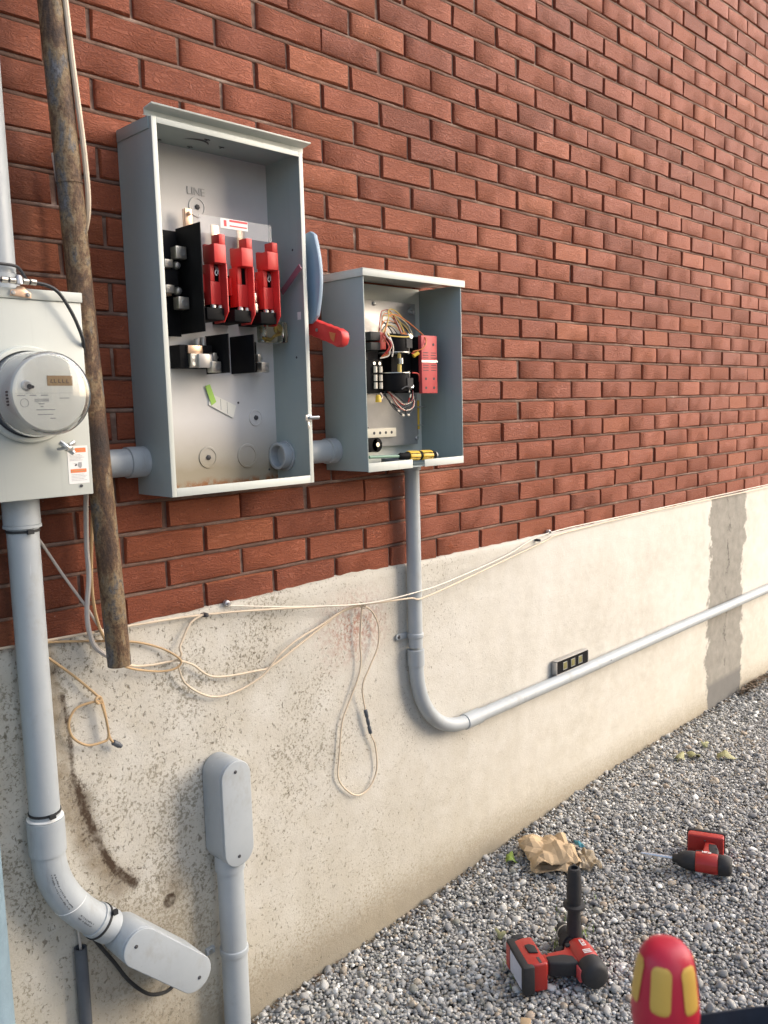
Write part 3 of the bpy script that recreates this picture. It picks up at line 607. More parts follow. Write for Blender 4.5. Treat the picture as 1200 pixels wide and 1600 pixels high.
build('hood', MB().box(A0-.004, A1+.013, AF-.004, YB, AZ1+.0055, AZ1+.008).box(A0-.004, A1+.013, AF-.004, AF-.0015, AZ1-.0105, AZ1+.0055).box(A0-.0042, A0-.0005, AF-.0015, YB, AZ1-.0115, AZ1+.0055), EL, mc, .0007)
mpl = build('mounting_plate', MB().box(A0+.012, -.4285, -.024, -.0215, 1.398, 1.797), MAT['plate'], mc, .0006)
for x, z in ((-.436, 1.772), (-.434, 1.415), (-.64, 1.79), (-.595, 1.788), (-.632, 1.70)): build('screw', MB().lathe([(.006, 0), (.006, .003), (.003, .005), (0, .005)], (x, -.0242, z), (0, -1, 0), 10), MAT['steel'], mpl)
build('stud', MB().cyl((-.452, -.025, 1.776), (-.456, -.044, 1.770), .0045, n=10).cyl((-.452, -.025, 1.776), (-.452, -.030, 1.776), .010, n=6), MAT['steel'], mc)
# red test block
rb = build('test_block', MB().box(-.505, -.4405, -.1145, -.1020, 1.542, 1.700), MAT['pink'], mc, .0015)
build('block_base', MB().box(-.503, -.4425, -.1015, -.0245, 1.545, 1.697), MAT['black'], mc, .001)
for x in (-.489, -.456):
    for z in (1.676, 1.582, 1.557): build('socket_hole', MB().cyl((x, -.1146, z), (x, -.1152, z), .0038, n=12), MAT['ink'], rb)
    for z in (1.653, 1.646, 1.639, 1.619, 1.612, 1.605): build('vent_slot', MB().box(x-.011, x+.011, -.1151, -.1147, z-.0009, z+.0009), MAT['ink'], rb)
build('joint_strap', MB().box(-.506, -.440, -.1160, -.1146, 1.627, 1.632), MAT['steel'], rb)
# current transformers
build('insulating_panel', MB().box(-.585, -.506, -.075, -.0245, 1.545, 1.705), MAT['black'], mc, .001)
for z0, z1 in ((1.652, 1.697), (1.549, 1.596)):
    ct = bpy.data.objects.new('current_transformer', None); COL.objects.link(ct); ct.parent = mc; ORG[ct.name] = ORG[mc.name]
    build('coil', MB().lathe([(.024, 0), (.041, 0), (.042, .003), (.042, z1-z0-.003), (.041, z1-z0), (.024, z1-z0), (.024, 0)], (-.596, -.095, z0), (0, 0, 1), 32), MAT['black'], ct, .0)
    build('end_ring', MB().pipe((-.596, -.095, z1 if z0 < 1.6 else z0-.0022), (-.596, -.095, (z1 if z0 < 1.6 else z0-.0022)+.002), .045, .02, 32), MAT['steel'], ct)
    build('clamp_stud', MB().cyl((-.556, -.112, z0-.004), (-.556, -.112, z1+.006), .0028, n=10).lathe([(.0068, 0), (.0068, .006), (0, .006)], (-.553, -.115, z1-.004 if z0 > 1.6 else z0+.012), (0, -.8, .3), 8), MAT['steel'], ct)
    build('nameplate', MB().box(-.590, -.568, -.1388, -.1372, z0+.010, z0+.034), MAT['rubber'], ct)
build('standoff', MB().cyl((-.600, -.120, 1.597), (-.600, -.120, 1.620), .0055, n=12).cyl((-.600, -.120, 1.636), (-.600, -.120, 1.650), .0045, n=12), MAT['wy'], mc)
build('fuse', MB().cyl((-.597, -.122, 1.6205), (-.597, -.122, 1.6355), .0065, n=14), MAT['alu'], mc)
build('terminal_post', MB().cyl((-.555, -.13, 1.642), (-.540, -.135, 1.650), .005, n=12), MAT['yellow'], mc)
# relay stack and fuse strip on the left
build('relay', MB().box(-.70, -.664, -.115, -.0245, 1.655, 1.675).box(-.70, -.664, -.115, -.0245, 1.680, 1.702), MAT['rubber'], mc, .002)
build('terminal_rail', MB().box(-.664, -.640, -.112, -.0245, 1.658, 1.702), MAT['wr'], mc, .002)
fs = build('fuse_strip', MB().box(-.700, -.640, -.095, -.0245, 1.545, 1.632), MAT['black'], mc, .001)
for x in (-.672, -.652):
    for z in (1.556, 1.576, 1.598): build('cartridge', MB().cyl((x, -.1005, z), (x, -.1005, z+.016), .0048, n=12), MAT['ww'], fs)
    build('terminal_screw', MB().cyl((x, -.0952, 1.622), (x, -.098, 1.622), .0045, n=10), MAT['steel'], fs)
build('wire_nut', MB().lathe([(.009, 0), (.007, .016), (.004, .020), (0, .020)], (-.663, -.10, 1.520), (0, 0, 1), 10), MAT['yellow'], mc)
def wires(name, mat, lst, r=.0017):
    for l in lst: build(name, MB().tube(l, r, 6, 5), mat, mc)
wires('yellow_wire', MAT['wy'], [[(-.645, -.11, 1.70), (-.628, -.11, 1.735), (-.606, -.09, 1.762), (-.580, -.08, 1.768), (-.545, -.075, 1.755), (-.515, -.07, 1.732), (-.500, -.075, 1.712)],
    [(-.606, -.088, 1.760), (-.58, -.09, 1.748), (-.563, -.095, 1.725), (-.556, -.10, 1.703)], [(-.64, -.12, 1.698), (-0.642, -0.129, 1.692), (-.59, -.139, 1.690), (-.557, -.128, 1.698)]])
wires('orange_wire', MAT['wo'], [[(-.650, -.115, 1.695), (-.632, -.11, 1.728), (-.608, -.095, 1.748), (-.57, -.085, 1.753), (-.53, -.08, 1.742), (-.500, -.09, 1.720), (-.490, -.118, 1.690), (-.505, -.122, 1.665), (-.535, -.11, 1.655)],
    [(-.655, -.118, 1.68), (-0.652, -0.130, 1.672), (-0.647, -0.131, 1.655), (-.65, -.128, 1.645), (-.668, -.12, 1.638)], [(-.57, -.10, 1.704), (-.545, -.10, 1.701), (-.535, -.10, 1.696)]])
wires('white_wire', MAT['ww'], [[(-.648, -.118, 1.70), (-0.656, -0.131, 1.69), (-0.640, -0.134, 1.672), (-0.648, -0.132, 1.655), (-.650, -.128, 1.640), (-.672, -.12, 1.634)], [(-.638, -.118, 1.70), (-0.644, -0.134, 1.68), (-0.639, -0.136, 1.66), (-.640, -.132, 1.638)],
    [(-.655, -.1, 1.545), (-.652, -.105, 1.535), (-.658, -.105, 1.527)], [(-.558, -.12, 1.54), (-.562, -.12, 1.531)]], .0021)
wires('red_wire', MAT['wr'], [[(-.655, -.12, 1.695), (-.648, -.138, 1.668), (-.66, -.13, 1.645)], [(-.66, -.12, 1.69), (-.655, -.136, 1.662), (-.668, -.125, 1.64)], [(-.563, -.12, 1.531), (-.567, -.118, 1.518)], [(-.54, -.11, 1.65), (-.515, -.11, 1.652)], [(-.540, -.11, 1.598), (-.515, -.11, 1.595), (-.507, -.105, 1.575)], [(-.653, -.1, 1.545), (-.648, -.104, 1.532)]], .002)
wires('black_wire', MAT['wk'], [[(-.64, -.1, 1.542), (-.62, -.1, 1.522), (-.585, -.1, 1.505), (-.55, -.1, 1.507), (-.52, -.09, 1.525), (-.508, -.08, 1.55)], [(-.64, -.1, 1.540), (-.612, -.1, 1.515), (-.58, -.1, 1.488), (-.57, -.1, 1.484)], [(-.56, -.1, 1.52), (-.560, -.1, 1.50), (-.556, -.1, 1.483)],
    [(-.548, -.1, 1.484), (-.525, -.095, 1.50), (-.505, -.09, 1.53)], [(-.615, -.14, 1.553), (-.595, -.141, 1.560), (-.575, -.138, 1.552)], [(-.60, -.06, 1.738), (-.575, -.06, 1.722), (-.56, -.06, 1.705)], [(-.56, -.06, 1.75), (-.53, -.06, 1.735), (-.50, -.06, 1.715)], [(-.70, -.03, 1.462), (-.66, -.032, 1.455), (-.635, -.03, 1.452)]], .0018)
rw = random.Random(21)
for k in range(9):
    m_ = ('wy', 'ww', 'wk', 'wo', 'wr')[k % 5]; x0_ = -.66+rw.uniform(0, .02); x1_ = -.535+rw.uniform(-.03, .03); h_ = 1.725+rw.uniform(0, .04)
    wires({'wy': 'yellow_wire', 'ww': 'white_wire', 'wk': 'black_wire', 'wo': 'orange_wire', 'wr': 'red_wire'}[m_], MAT[m_], [[(x0_, -.10, 1.700), (x0_+.02, -.09, h_-.012), (x0_+.05, -.075, h_), ((x0_+x1_)/2+.03, -.07, h_-.004+rw.uniform(-.006, .006)), (x1_, -.075, h_-.026), (x1_+.012, -.085, 1.698)]], .0013)
for k in range(6):
    m_ = ('wk', 'ww', 'wr')[k % 3]; a_ = -.645+rw.uniform(0, .03); d_ = 1.49+rw.uniform(0, .03)
    wires({'ww': 'white_wire', 'wk': 'black_wire', 'wr': 'red_wire'}[m_], MAT[m_], [[(a_, -.1, 1.548), (a_+.02, -.105, d_+.02), (a_+.06, -.10, d_), (a_+.10, -.095, d_+.012), (-.512, -.085, 1.552)]], .0012)
wires('crimp_cap', MAT['ww'], [[(-.574, -.1, 1.486), (-.566, -.1, 1.482)], [(-.553, -.1, 1.485), (-.545, -.1, 1.483)], [(-.592, -.1, 1.498), (-.584, -.1, 1.494)], [(-.618, -.1, 1.523), (-.612, -.1, 1.518)]], .003)
# earth bar, knob, yellow rod
gb = build('earth_bar', MB().box(-.700, -.531, -.036, -.0245, 1.424, 1.449), MAT['cream'], mc, .0012)
for x in (-.619, -.596, -.573, -.550): build('bar_hole', MB().cyl((x, -.0361, 1.4365), (x, -.0366, 1.4365), .0042, n=12), MAT['ink'], gb)
kb = build('earth_lug', MB().cyl((-.612, -.0245, 1.404), (-.612, -.040, 1.404), .020, n=24).box(-.66, -.612, -.040, -.0245, 1.3855, 1.4225), MAT['black'], mc, .001)
build('lug_screw', MB().cyl((-.612, -.0401, 1.405), (-.612, -.043, 1.405), .0062, n=14), MAT['alu'], kb)
yr = build('yellow_rod', MB().cyl((-.418, -.016, 1.440), (-.418, -.016, 1.524), .0052, n=12), MAT['yellow'], mc)
build('rod_clip', MB().cyl((-.430, -.022, 1.504), (-.395, -.026, 1.506), .0018, n=8).cyl((-.430, -.022, 1.452), (-.400, -.022, 1.452), .0015, n=8).cyl((-.418, -.016, 1.425), (-.418, -.016, 1.4395), .0028, n=8), MAT['steel'], yr)
# conduit hub seen through the notch
build('hub_nut', MB().pipe((-.567, -.055, AZ0+t+.0005), (-.567, -.055, AZ0+.020), .033, .027, 28), MAT['dark'], mc, .0008)

# screwdriver lying on the floor of the small cabinet
sdv = thing('screwdriver', (-.54, -.135, 1.36), 'black and yellow screwdriver lying in the bottom of the small cabinet', 'screwdriver')
p0 = Vector((-.590, -.128, 1.3745)); p1 = Vector((-.478, -.128, 1.3705)); d = (p1-p0).normalized()
build('handle', MB().lathe([(.006, -.030), (.010, -.022), (.0095, -.006), (.0115, .004), (.0135, .030), (.0125, .062), (.0145, .090), (.0125, .106), (.006, .112), (0, .112)], p0, d, 12), MAT['black'], sdv, ang=50)
up = Vector((0, -.55, .83)); sdn = d.cross(up).normalized(); upn = sdn.cross(d).normalized()
for k, aa in enumerate((0, 52, -52, 104)):
    nrm = (upn*math.cos(R(aa))+sdn*math.sin(R(aa))); tg_ = d.cross(nrm)
    for s0, s1, rr in ((.006, .046, .0128), (.056, .098, .0138)):
        build('grip_inlay', MB().obox(p0+d*((s0+s1)/2)+nrm*(rr-.0012), d*((s1-s0)/2), nrm*.0016, tg_*.0046), MAT['yellow'], sdv, .0014)
build('shaft', MB().cyl(p0-d*.14, p0-d*.022, .0042, n=10), plain('green_insulated_shaft', (.16, .27, .20), .5), sdv)
build('end_cap', MB().lathe([(.0125, 0), (.010, .008), (0, .009)], p1+d*.0005, d, 12), MAT['steel'], sdv)

# ------------------------------------------------------------------ meter box and meter
BX = MAT['box']
mbx = thing('meter_socket_box', (-1.604, -.06, 1.353), 'grey steel meter box with orange warning label at left edge', 'meter box')
U0, U1, UF, UZ0, UZ1 = -1.722, -1.487, -.122, 1.353, 1.722
build('housing', MB().box(U0, U1, UF, YB, UZ0, UZ1), BX, mbx, .0022)
build('cover_cap', MB().box(U0-.002, U1+.002, UF-.003, YB-.001, UZ1+.0002, UZ1+.019), BX, mbx, .0015)
mring = Vector((-1.603, UF, 1.548))
build('sealing_ring', MB().lathe([(.078, 0), (.0885, .001), (.0895, .008), (.0865, .014), (.080, .014), (.078, .008), (.078, 0)], mring, (0, -1, 0), 56), EL, mbx, ang=50)
lbl = build('warning_label', MB().box(-1.536, -1.4945, UF-.0006, UF-.0002, 1.376, 1.449), MAT['white'], mbx)
build('label_band', MB().box(-1.5205, -1.4985, UF-.0011, UF-.0008, 1.4365, 1.4450), MAT['orange'], lbl); build('label_band', MB().box(-1.5315, -1.4995, UF-.0011, UF-.0008, 1.3975, 1.4045), MAT['orange'], lbl)
ln = MB()
for i in range(5): ln.box(-1.532, -1.510+.004*(i % 3), UF-.0010, UF-.0008, 1.4315-.0026*i, 1.4321-.0026*i)
for i in range(5): ln.box(-1.531, -1.505+.003*((i*2) % 3), UF-.0010, UF-.0008, 1.3935-.0029*i, 1.3941-.0029*i)
build('fine_print', ln, MAT['greyink'], lbl)['kind'] = 'stuff'
build('hand_pictogram', MB().prism([(-1.5150, 1.4170), (-1.5085, 1.4175), (-1.5080, 1.4105), (-1.5090, 1.4075), (-1.5115, 1.4055), (-1.5145, 1.4080), (-1.5165, 1.4110)], (0, UF-.0008, 0), (1, 0, 0), (0, 0, 1), (0, -.0003, 0)).prism([(-1.5255, 1.4165), (-1.5195, 1.4150), (-1.5180, 1.4120), (-1.5230, 1.4105), (-1.5185, 1.4110), (-1.5188, 1.4140)], (0, UF-.0008, 0), (1, 0, 0), (0, 0, 1), (0, -.0003, 0)), MAT['greyink'], lbl)
build('bar_print', MB().box(-1.5155, -1.5035, UF-.0015, UF-.0012, 1.4400, 1.4413).box(-1.5245, -1.5025, UF-.0015, UF-.0012, 1.4003, 1.4018).prism([(-1.5300, 1.3990), (-1.5262, 1.3990), (-1.5281, 1.4030)], (0, UF-.0012, 0), (1, 0, 0), (0, 0, 1), (0, -.0003, 0)), MAT['tan'], lbl)
build('housing_screw', MB().cyl((-1.512, UF-.0002, 1.371), (-1.512, UF-.002, 1.371), .003, n=10), MAT['ink'], mbx)
# earthing bracket on the cap
br = build('earth_bracket', MB().prism([(-1.6245, 1.7265), (-1.5855, 1.7235), (-1.5860, 1.7330), (-1.5925, 1.7360), (-1.5975, 1.7435), (-1.6095, 1.7445), (-1.6135, 1.7385), (-1.6225, 1.7370)], (0, UF-.0035, 0), (1, 0, 0), (0, 0, 1), (0, -.003, 0)), MAT['copper'], mbx, .0008)
for x, z in ((-1.619, 1.7315), (-1.5915, 1.7295)): build('bracket_screw', MB().lathe([(.004, 0), (.004, .002), (.0025, .0032), (0, .0032)], (x, UF-.0067, z), (0, -1, 0), 12), MAT['steel'], br)
build('sealing_tag', MB().tube([(-1.556, UF-.016, 1.458), (-1.548, UF-.022, 1.450), (-1.541, UF-.020, 1.443), (-1.533, UF-.022, 1.436)], .005, 8).tube([(-1.552, UF-.014, 1.449), (-1.540, UF-.020, 1.452), (-1.529, UF-.018, 1.457)], .0045, 8).box(-1.547, -1.535, UF-.026, UF-.014, 1.441, 1.4475).tube([(-1.56, UF-.012, 1.445), (-1.548, UF-.024, 1.447), (-1.538, UF-.022, 1.449)], .003, 6), MAT['steel'], mbx)
em = thing('electricity_meter', (-1.603, -.17, 1.47), 'round glass-domed electricity meter plugged into the grey box', 'meter')
mz = Vector((-1.603, UF, 1.548)); A = (0, -1, 0)
build('meter_body', MB().lathe([(.070, .0305), (.0695, .088), (.066, .0925), (0, .0925)], mz, A, 56), MAT['paperw'], em, ang=40)
build('meter_base', MB().lathe([(.0775, .0), (.0775, .026), (.073, .030), (.060, .0302), (0, .0302)], mz, A, 56), MAT['dark'], em, ang=40)
build('glass_dome', MB().lathe([(.0772, .029), (.0772, .033), (.0750, .0345), (.0742, .098), (.0715, .1045), (.066, .1065), (0, .1068), (0, .1048), (.0655, .1045), (.070, .1025), (.0724, .097), (.0732, .0345), (.0772, .029)], mz, A, 56), MAT['clear'], em, ang=50)
yfp = UF-.0927
build('display', MB().box(-1.607, -1.560, yfp-.0006, yfp-.0001, 1.5615, 1.5795), MAT['lcd'], em)
seg = MB()
for x, a in ((-1.600, .6), (-1.594, 0), (-1.586, .3), (-1.579, 0), (-1.571, .4)): seg.obox((x, yfp-.0009, 1.5700), (.0006, 0, 0), (0, .0001, 0), (.0016*a, 0, .0030)); seg.obox((x+.002, yfp-.0009, 1.5670), (.0018, 0, 0), (0, .0001, 0), (0, 0, .0005))
build('display_digit', seg, MAT['ink'], em)
build('reset_key', MB().lathe([(.0095, 0), (.0095, .002), (.007, .004), (0, .004)], (-1.645, yfp-.0002, 1.562), A, 20), MAT['plate'], em); build('optical_port', MB().cyl((-1.641, yfp-.0045, 1.5600), (-1.641, yfp-.0055, 1.5600), .0045, n=14).cyl((-1.6355, yfp-.0001, 1.5595), (-1.6355, yfp-.0052, 1.5595), .0028, n=12), MAT['ink'], em)
pr = MB()
for x, z, l in ((-1.662, 1.545, .014), (-1.640, 1.545, .012), (-1.620, 1.545, .013), (-1.632, 1.538, .026), (-1.632, 1.535, .026), (-1.586, 1.5395, .018), (-1.625, 1.530, .010), (-1.622, 1.525, .005), (-1.630, 1.5195, .034), (-1.628, 1.511, .028), (-1.606, 1.504, .010)): pr.box(x, x+l, yfp-.0004, yfp-.0001, z-.0007, z+.0007)
pr.box(-1.665, -1.545, yfp-.0003, yfp-.0001, 1.5485, 1.5488); pr.pipe((-1.650, yfp-.0001, 1.532), (-1.650, yfp-.0004, 1.532), .0075, .0068, 24)
build('face_print', pr, MAT['greyink'], em)['kind'] = 'stuff'
vt = MB()
for i in range(5): vt.box(-1.603-.0705, -1.603-.0690, UF-.085, UF-.077, 1.528+.0055*i, 1.5308+.0055*i)
build('vent', vt, MAT['ink'], em)

# ------------------------------------------------------------------ conduits
PV = MAT['pvc']
def bend(p0, p1, d0, d1, r):     # quarter-like arc from p0 (dir d0) to p1 (dir d1): cubic
    p0, p1, d0, d1 = map(Vector, (p0, p1, d0, d1)); L = (p1-p0).length*r
    return [((1-t)**3)*p0+3*(1-t)**2*t*(p0+d0*L)+3*(1-t)*t*t*(p1-d1*L)+t**3*p1 for t in [i/16 for i in range(17)]]
def ring_mb(p, d, ro, l): return MB().lathe([(ro-.003, 0), (ro, .0012), (ro, l-.0012), (ro-.003, l)], p, d, 32)
# mast conduit above the meter box
c1 = thing('mast_conduit', (-1.613, -.058, 1.742), 'upright grey conduit entering the top of the meter box', 'conduit')
build('pipe', MB().cyl((-1.613, -.058, 1.765), (-1.613, -.058, 4.2), .0300, n=32), PV, c1)
build('coupling', ring_mb((-1.613, -.058, 1.7425), (0, 0, 1), .0345, .030), PV, c1)
# conduit from the meter box down to the first fitting
cx, cy = -1.604, -.052
lc = thing('meter_conduit', (cx, cy, .15), 'thick grey conduit bending from the meter box to the slanted fitting', 'conduit')
build('pipe', MB().cyl((cx, cy, .70), (cx, cy, 1.33), .0300, n=36), PV, lc)
build('coupling', ring_mb((cx, cy, 1.300), (0, 0, 1), .0345, .0525), PV, lc)
build('collar', ring_mb((cx, cy, 1.293), (0, 0, 1), .0358, .008), PV, lc)
build('coupling', ring_mb((cx, cy, .625), (0, 0, 1), .0368, .073), PV, lc)
dL = Vector((.706, 0, -.708)); e1 = Vector((-1.516, cy-.004, .437))
eb = build('elbow', MB().tube(bend((cx, cy, .626), e1, (0, 0, -1), dL, .36), .0335, 36, 1), PV, lc)
build('coupling', MB().lathe([(.0335, 0), (.0365, .001), (.0365, .048), (.034, .049)], e1-dL*.004, dL, 36), PV, lc)
build('glue_line', MB().lathe([(.0336, 0), (.0345, .001), (.0336, .002)], bend((cx, cy, .626), e1, (0, 0, -1), dL, .36)[10], Vector((.36, 0, -.93)), 32), MAT['white'], lc)
build('glue_line', MB().lathe([(.0333, 0), (.0358, .001), (.0358, .003), (.033, .004)], (cx, cy, .6985), (0, 0, 1), 32), MAT['white'], lc)
# faint printing along the bend
pm = MB(); bb = bend((cx, cy, .626), e1, (0, 0, -1), dL, .36)
for i in range(3, 15):
    p = bb[i]; tg2 = (bb[i+1]-bb[i-1]).normalized(); nn = Vector((tg2.z, 0, -tg2.x))
    for k in range(2):
        for j in range(7):
            if i in (10, 11) or random.random() < .25: continue
            rr_ = .012-.0062*k+random.uniform(-.0004, .0004); q = p+tg2*(.0135*(j/7-.5))+nn*rr_
            q.y = p.y-math.sqrt(.0337**2-rr_**2); gl = random.uniform(.0005, .0016)
            pm.obox(q, tg2*.00045, (0, .0002, 0), nn*gl)
            if random.random() < .5: pm.obox(q+nn*gl*random.choice((-1, 1))+tg2*.0006, tg2*.0007, (0, .0002, 0), nn*.0004)
build('print', pm, MAT['ink'], lc)['kind'] = 'stuff'
for z in (1.288, .712): build('cable_tie', MB().pipe((cx, cy, z-.0025), (cx, cy, z+.0025), .0318, .0300, 32).box(cx-.006, cx+.006, cy-.040, cy-.033, z-.004, z+.004), MAT['rubber'], lc)
build('cable_tie', MB().pipe(e1+dL*.0075, e1+dL*.0125, .0385, .0366, 32).obox(e1+dL*.010+Vector((.024, -.030, .022)), (.005, 0, 0), (0, .004, 0), (0, 0, .005)), MAT['rubber'], lc)

def conduit_body(root, p, d, nrm, length, half, depth, back):
    """elongated fitting: hub at p, running along d, cover facing nrm"""
    p, d, nrm = Vector(p), Vector(d).normalized(), Vector(nrm).normalized(); s_ = d.cross(nrm).normalized()
    def oval(L, h, n=10):
        o = [(h-h*math.cos(a), h*math.sin(a)) for a in np.linspace(0, math.pi/2, n)]
        o += [(L-h+h*math.sin(a), h*math.cos(a)) for a in np.linspace(0, math.pi/2, n)]
        return o+[(a, -b) for a, b in reversed(o[1:-1])]
    base = p-nrm*back
    build('body', MB().prism(oval(length, half), base, d, s_, nrm*(depth-.006)), PV, root, .004, seg=3)
    cv = build('cover', MB().prism([(a*1.0, b) for a, b in oval(length, half)], base+nrm*(depth-.0055), d, s_, nrm*.0065), MAT['enamel_l'] if False else PV, root, .0022, seg=3)
    for a in (half*.62, length-half*.62):
        q = base+nrm*(depth+.001)+d*a+s_*(half*.05)
        build('cover_screw', MB().lathe([(.0042, 0), (.0042, .0010), (.0028, .0018), (0, .0018)], q, nrm, 12), MAT['ink'], cv)
b1 = thing('slanted_conduit_body', (-1.38, -.07, .19), 'grey conduit fitting with rounded cover slanting down to the right', 'conduit fitting')
bs = e1+dL*.046
conduit_body(b1, bs+Vector((0, -.036, 0)), dL, (0, -1, 0), .262, .042, .092, .052)
b2 = thing('upright_conduit_body', (-1.165, -.07, .42), 'upright grey conduit fitting with rounded cover on top of ground pipe', 'conduit fitting')
conduit_body(b2, (-1.166, -.060, .688), (0, 0, -1), (0, -1, 0), .262, .0415, .082, .048)
build('hub', MB().lathe([(.032, 0), (.0362, .001), (.0362, .040), (.036, .042)], (-1.168, -.0525, .405), (0, 0, 1), 32), PV, b2)
g2 = thing('ground_conduit', (-1.168, -.058, -.05), 'grey conduit rising from gravel to the upright fitting', 'conduit')
build('pipe', MB().cyl((-1.168, -.0525, -.10), (-1.168, -.0525, .41), .0320, n=36), PV, g2)
build('strap', MB().lathe([(.0321, 0), (.0352, .002), (.0352, .016), (.0321, .018)], (-1.168, -.0525, .185), (0, 0, 1), 32).box(-1.224, -1.200, -.018, -.008, .186, .202), PV, g2, .001)
build('strap_screw', MB().cyl((-1.214, -.018, .194), (-1.214, -.022, .194), .005, n=10), MAT['steel'], g2)
# nipple from meter box to the tall cabinet
n1 = thing('short_conduit', (-1.40, -.035, 1.374), 'short grey conduit between rusty pipe and tall cabinet', 'conduit')
build('pipe', MB().cyl((-1.486, -.034, 1.404), (-1.340, -.034, 1.404), .0300, n=32), PV, n1)
build('hub', MB().lathe([(.031, 0), (.0335, .001), (.0335, .042), (.033, .0435)], (-1.3660, -.0345, 1.404), (1, 0, 0), 32), PV, n1)
n2_ = thing('short_conduit', (-.85, -.035, 1.365), 'short grey conduit joining the tall and small open cabinets', 'conduit')
build('pipe', MB().cyl((-.9295, -.034, 1.397), (-.780, -.034, 1.397), .0295, n=32), PV, n2_)
build('hub', MB().lathe([(.031, 0), (.0332, .001), (.0332, .029), (.033, .030)], (-.7965, -.0345, 1.397), (1, 0, 0), 32), PV, n2_)
# run from the small cabinet down and away along the wall
rx, ry = -.468, -.034; rz = .504
rc = thing('wall_conduit', (rx, ry, rz), 'long grey conduit dropping from the small cabinet then running along the wall', 'conduit')
build('hub', MB().lathe([(.0225, 0), (.0262, .001), (.0262, .020)], (rx, ry, AZ0-.0215), (0, 0, 1), 32), PV, rc)
build('pipe', MB().cyl((rx, ry, .80), (rx, ry, AZ0-.012), .0214, n=32), PV, rc)
build('coupling', MB().lathe([(.022, 0), (.0252, .0015), (.0252, .050), (.0235, .051)], (rx, ry, .742), (0, 0, 1), 32), PV, rc)
build('elbow', MB().tube(bend((rx, ry, .743), (-.245, ry, rz), (0, 0, -1), (1, 0, 0), .41), .0220, 32, 1), PV, rc)
build('coupling', MB().lathe([(.022, 0), (.0250, .0015), (.0250, .075), (.023, .077)], (-.249, ry, rz), (1, 0, .004), 32), PV, rc)
build('pipe', MB().tube([(-.20, ry, rz), (.4, ry, rz+.0), (1.2, ry, rz+.004), (2.2, ry, rz+.006), (3.6, ry, rz+.010), (5.8, ry, rz+.016)], .0214, 28, 4), PV, rc)
sk = build('strap', MB().lathe([(.0215, 0), (.0245, .002), (.0245, .013), (.0215, .015)], (rx, ry, .828), (0, 0, 1), 32).box(-.522, -.486, -.016, -.0115, .827, .845).cyl((-.522, -.016, .836), (-.522, -.0115, .836), .009, n=16), PV, rc, .001)
build('strap_screw', MB().cyl((-.521, -.0162, .836), (-.521, -.0185, .836), .0045, n=10), MAT['ink'], sk)
build('pipe_mark', MB().box(.618, .624, ry-.0218, ry-.0212, rz+.002, rz+.006), MAT['ink'], rc)
# torpedo level lying on the run
lv = thing('spirit_level', (.39, -.024, .5255), 'short black spirit level resting on the wall conduit', 'level')
lz0, lz1, lx0, lx1 = rz+.0215, rz+.0215+.052, .276, .492; yl0, yl1 = -.034, -.0135
build('frame', MB().box(lx0, lx1, yl0, yl1, lz0, lz0+.0022).box(lx0, lx1, yl0, yl1, lz1-.0022, lz1).box(lx0, lx0+.004, yl0, yl1, lz0+.004, lz1-.004).box(lx1-.004, lx1, yl0, yl1, lz0+.004, lz1-.004), MAT['plate'], lv, .0006)
build('web', MB().box(lx0+.0025, lx1-.0025, yl0+.001, yl1-.002, lz0+.0024, lz1-.0024), MAT['black'], lv)
for x in (.332, .384, .434):
    vv = build('vial', MB().box(x-.012, x+.012, yl0-.0002, yl0+.0019, lz0+.014, lz1-.014), MAT['vial'], lv, .0006)
    build('vial_frame', MB().box(x-.0136, x-.0122, yl0-.001, yl0+.0019, lz0+.012, lz1-.012).box(x+.0122, x+.0136, yl0-.001, yl0+.0019, lz0+.012, lz1-.012).box(x-.0122, x+.0122, yl0-.001, yl0+.0019, lz1-.0136, lz1-.012).box(x-.0122, x+.0122, yl0-.001, yl0+.0019, lz0+.012, lz0+.0136), MAT['plate'], vv)

# old steel mast
rp0 = Vector((-1.489, -.085, 2.30)); rp1 = Vector((-1.4375, -.085, .985)); rd = (rp0-rp1).normalized()
rp = thing('rusty_pipe', rp1, 'old rusty steel pipe cut off above the foundation', 'pipe')
build('pipe', MB().pipe(rp1, rp0+rd*1.6, .0243, .021, 28), MAT['rust'], rp)
build('sleeve', MB().lathe([(.0245, 0), (.0280, .002), (.0280, .06), (.0245, .062)], rp0+rd*-.008, rd, 28), MAT['cream'], rp)
q = rp1.lerp(rp0, .735); build('wire_tie', MB().pipe(q, q+rd*.003, .0258, .0243, 28), MAT['rust'], rp)
# pale painted pipe at the left edge
tag(build('downpipe', MB().cyl((-1.762, -.060, -.1), (-1.762, -.060, 1.30), .060, n=36), MAT['bluepaint']), 'pale blue painted pipe at lower left edge of the picture', 'pipe')
gp = thing('earth_wire_sleeve', (-1.540, -.028, -.1), 'thin dark grey sleeve standing under the slanted fitting', 'sleeve')
build('sleeve', MB().pipe((-1.541, -.028, -.10), (-1.541, -.028, .372), .0135, .010, 20), MAT['dark'], gp)
build('wire', MB().tube([(-1.541, -.028, .30), (-1.540, -.026, .38), (-1.541, -.022, .43)], .003, 8), MAT['cablew'], gp)

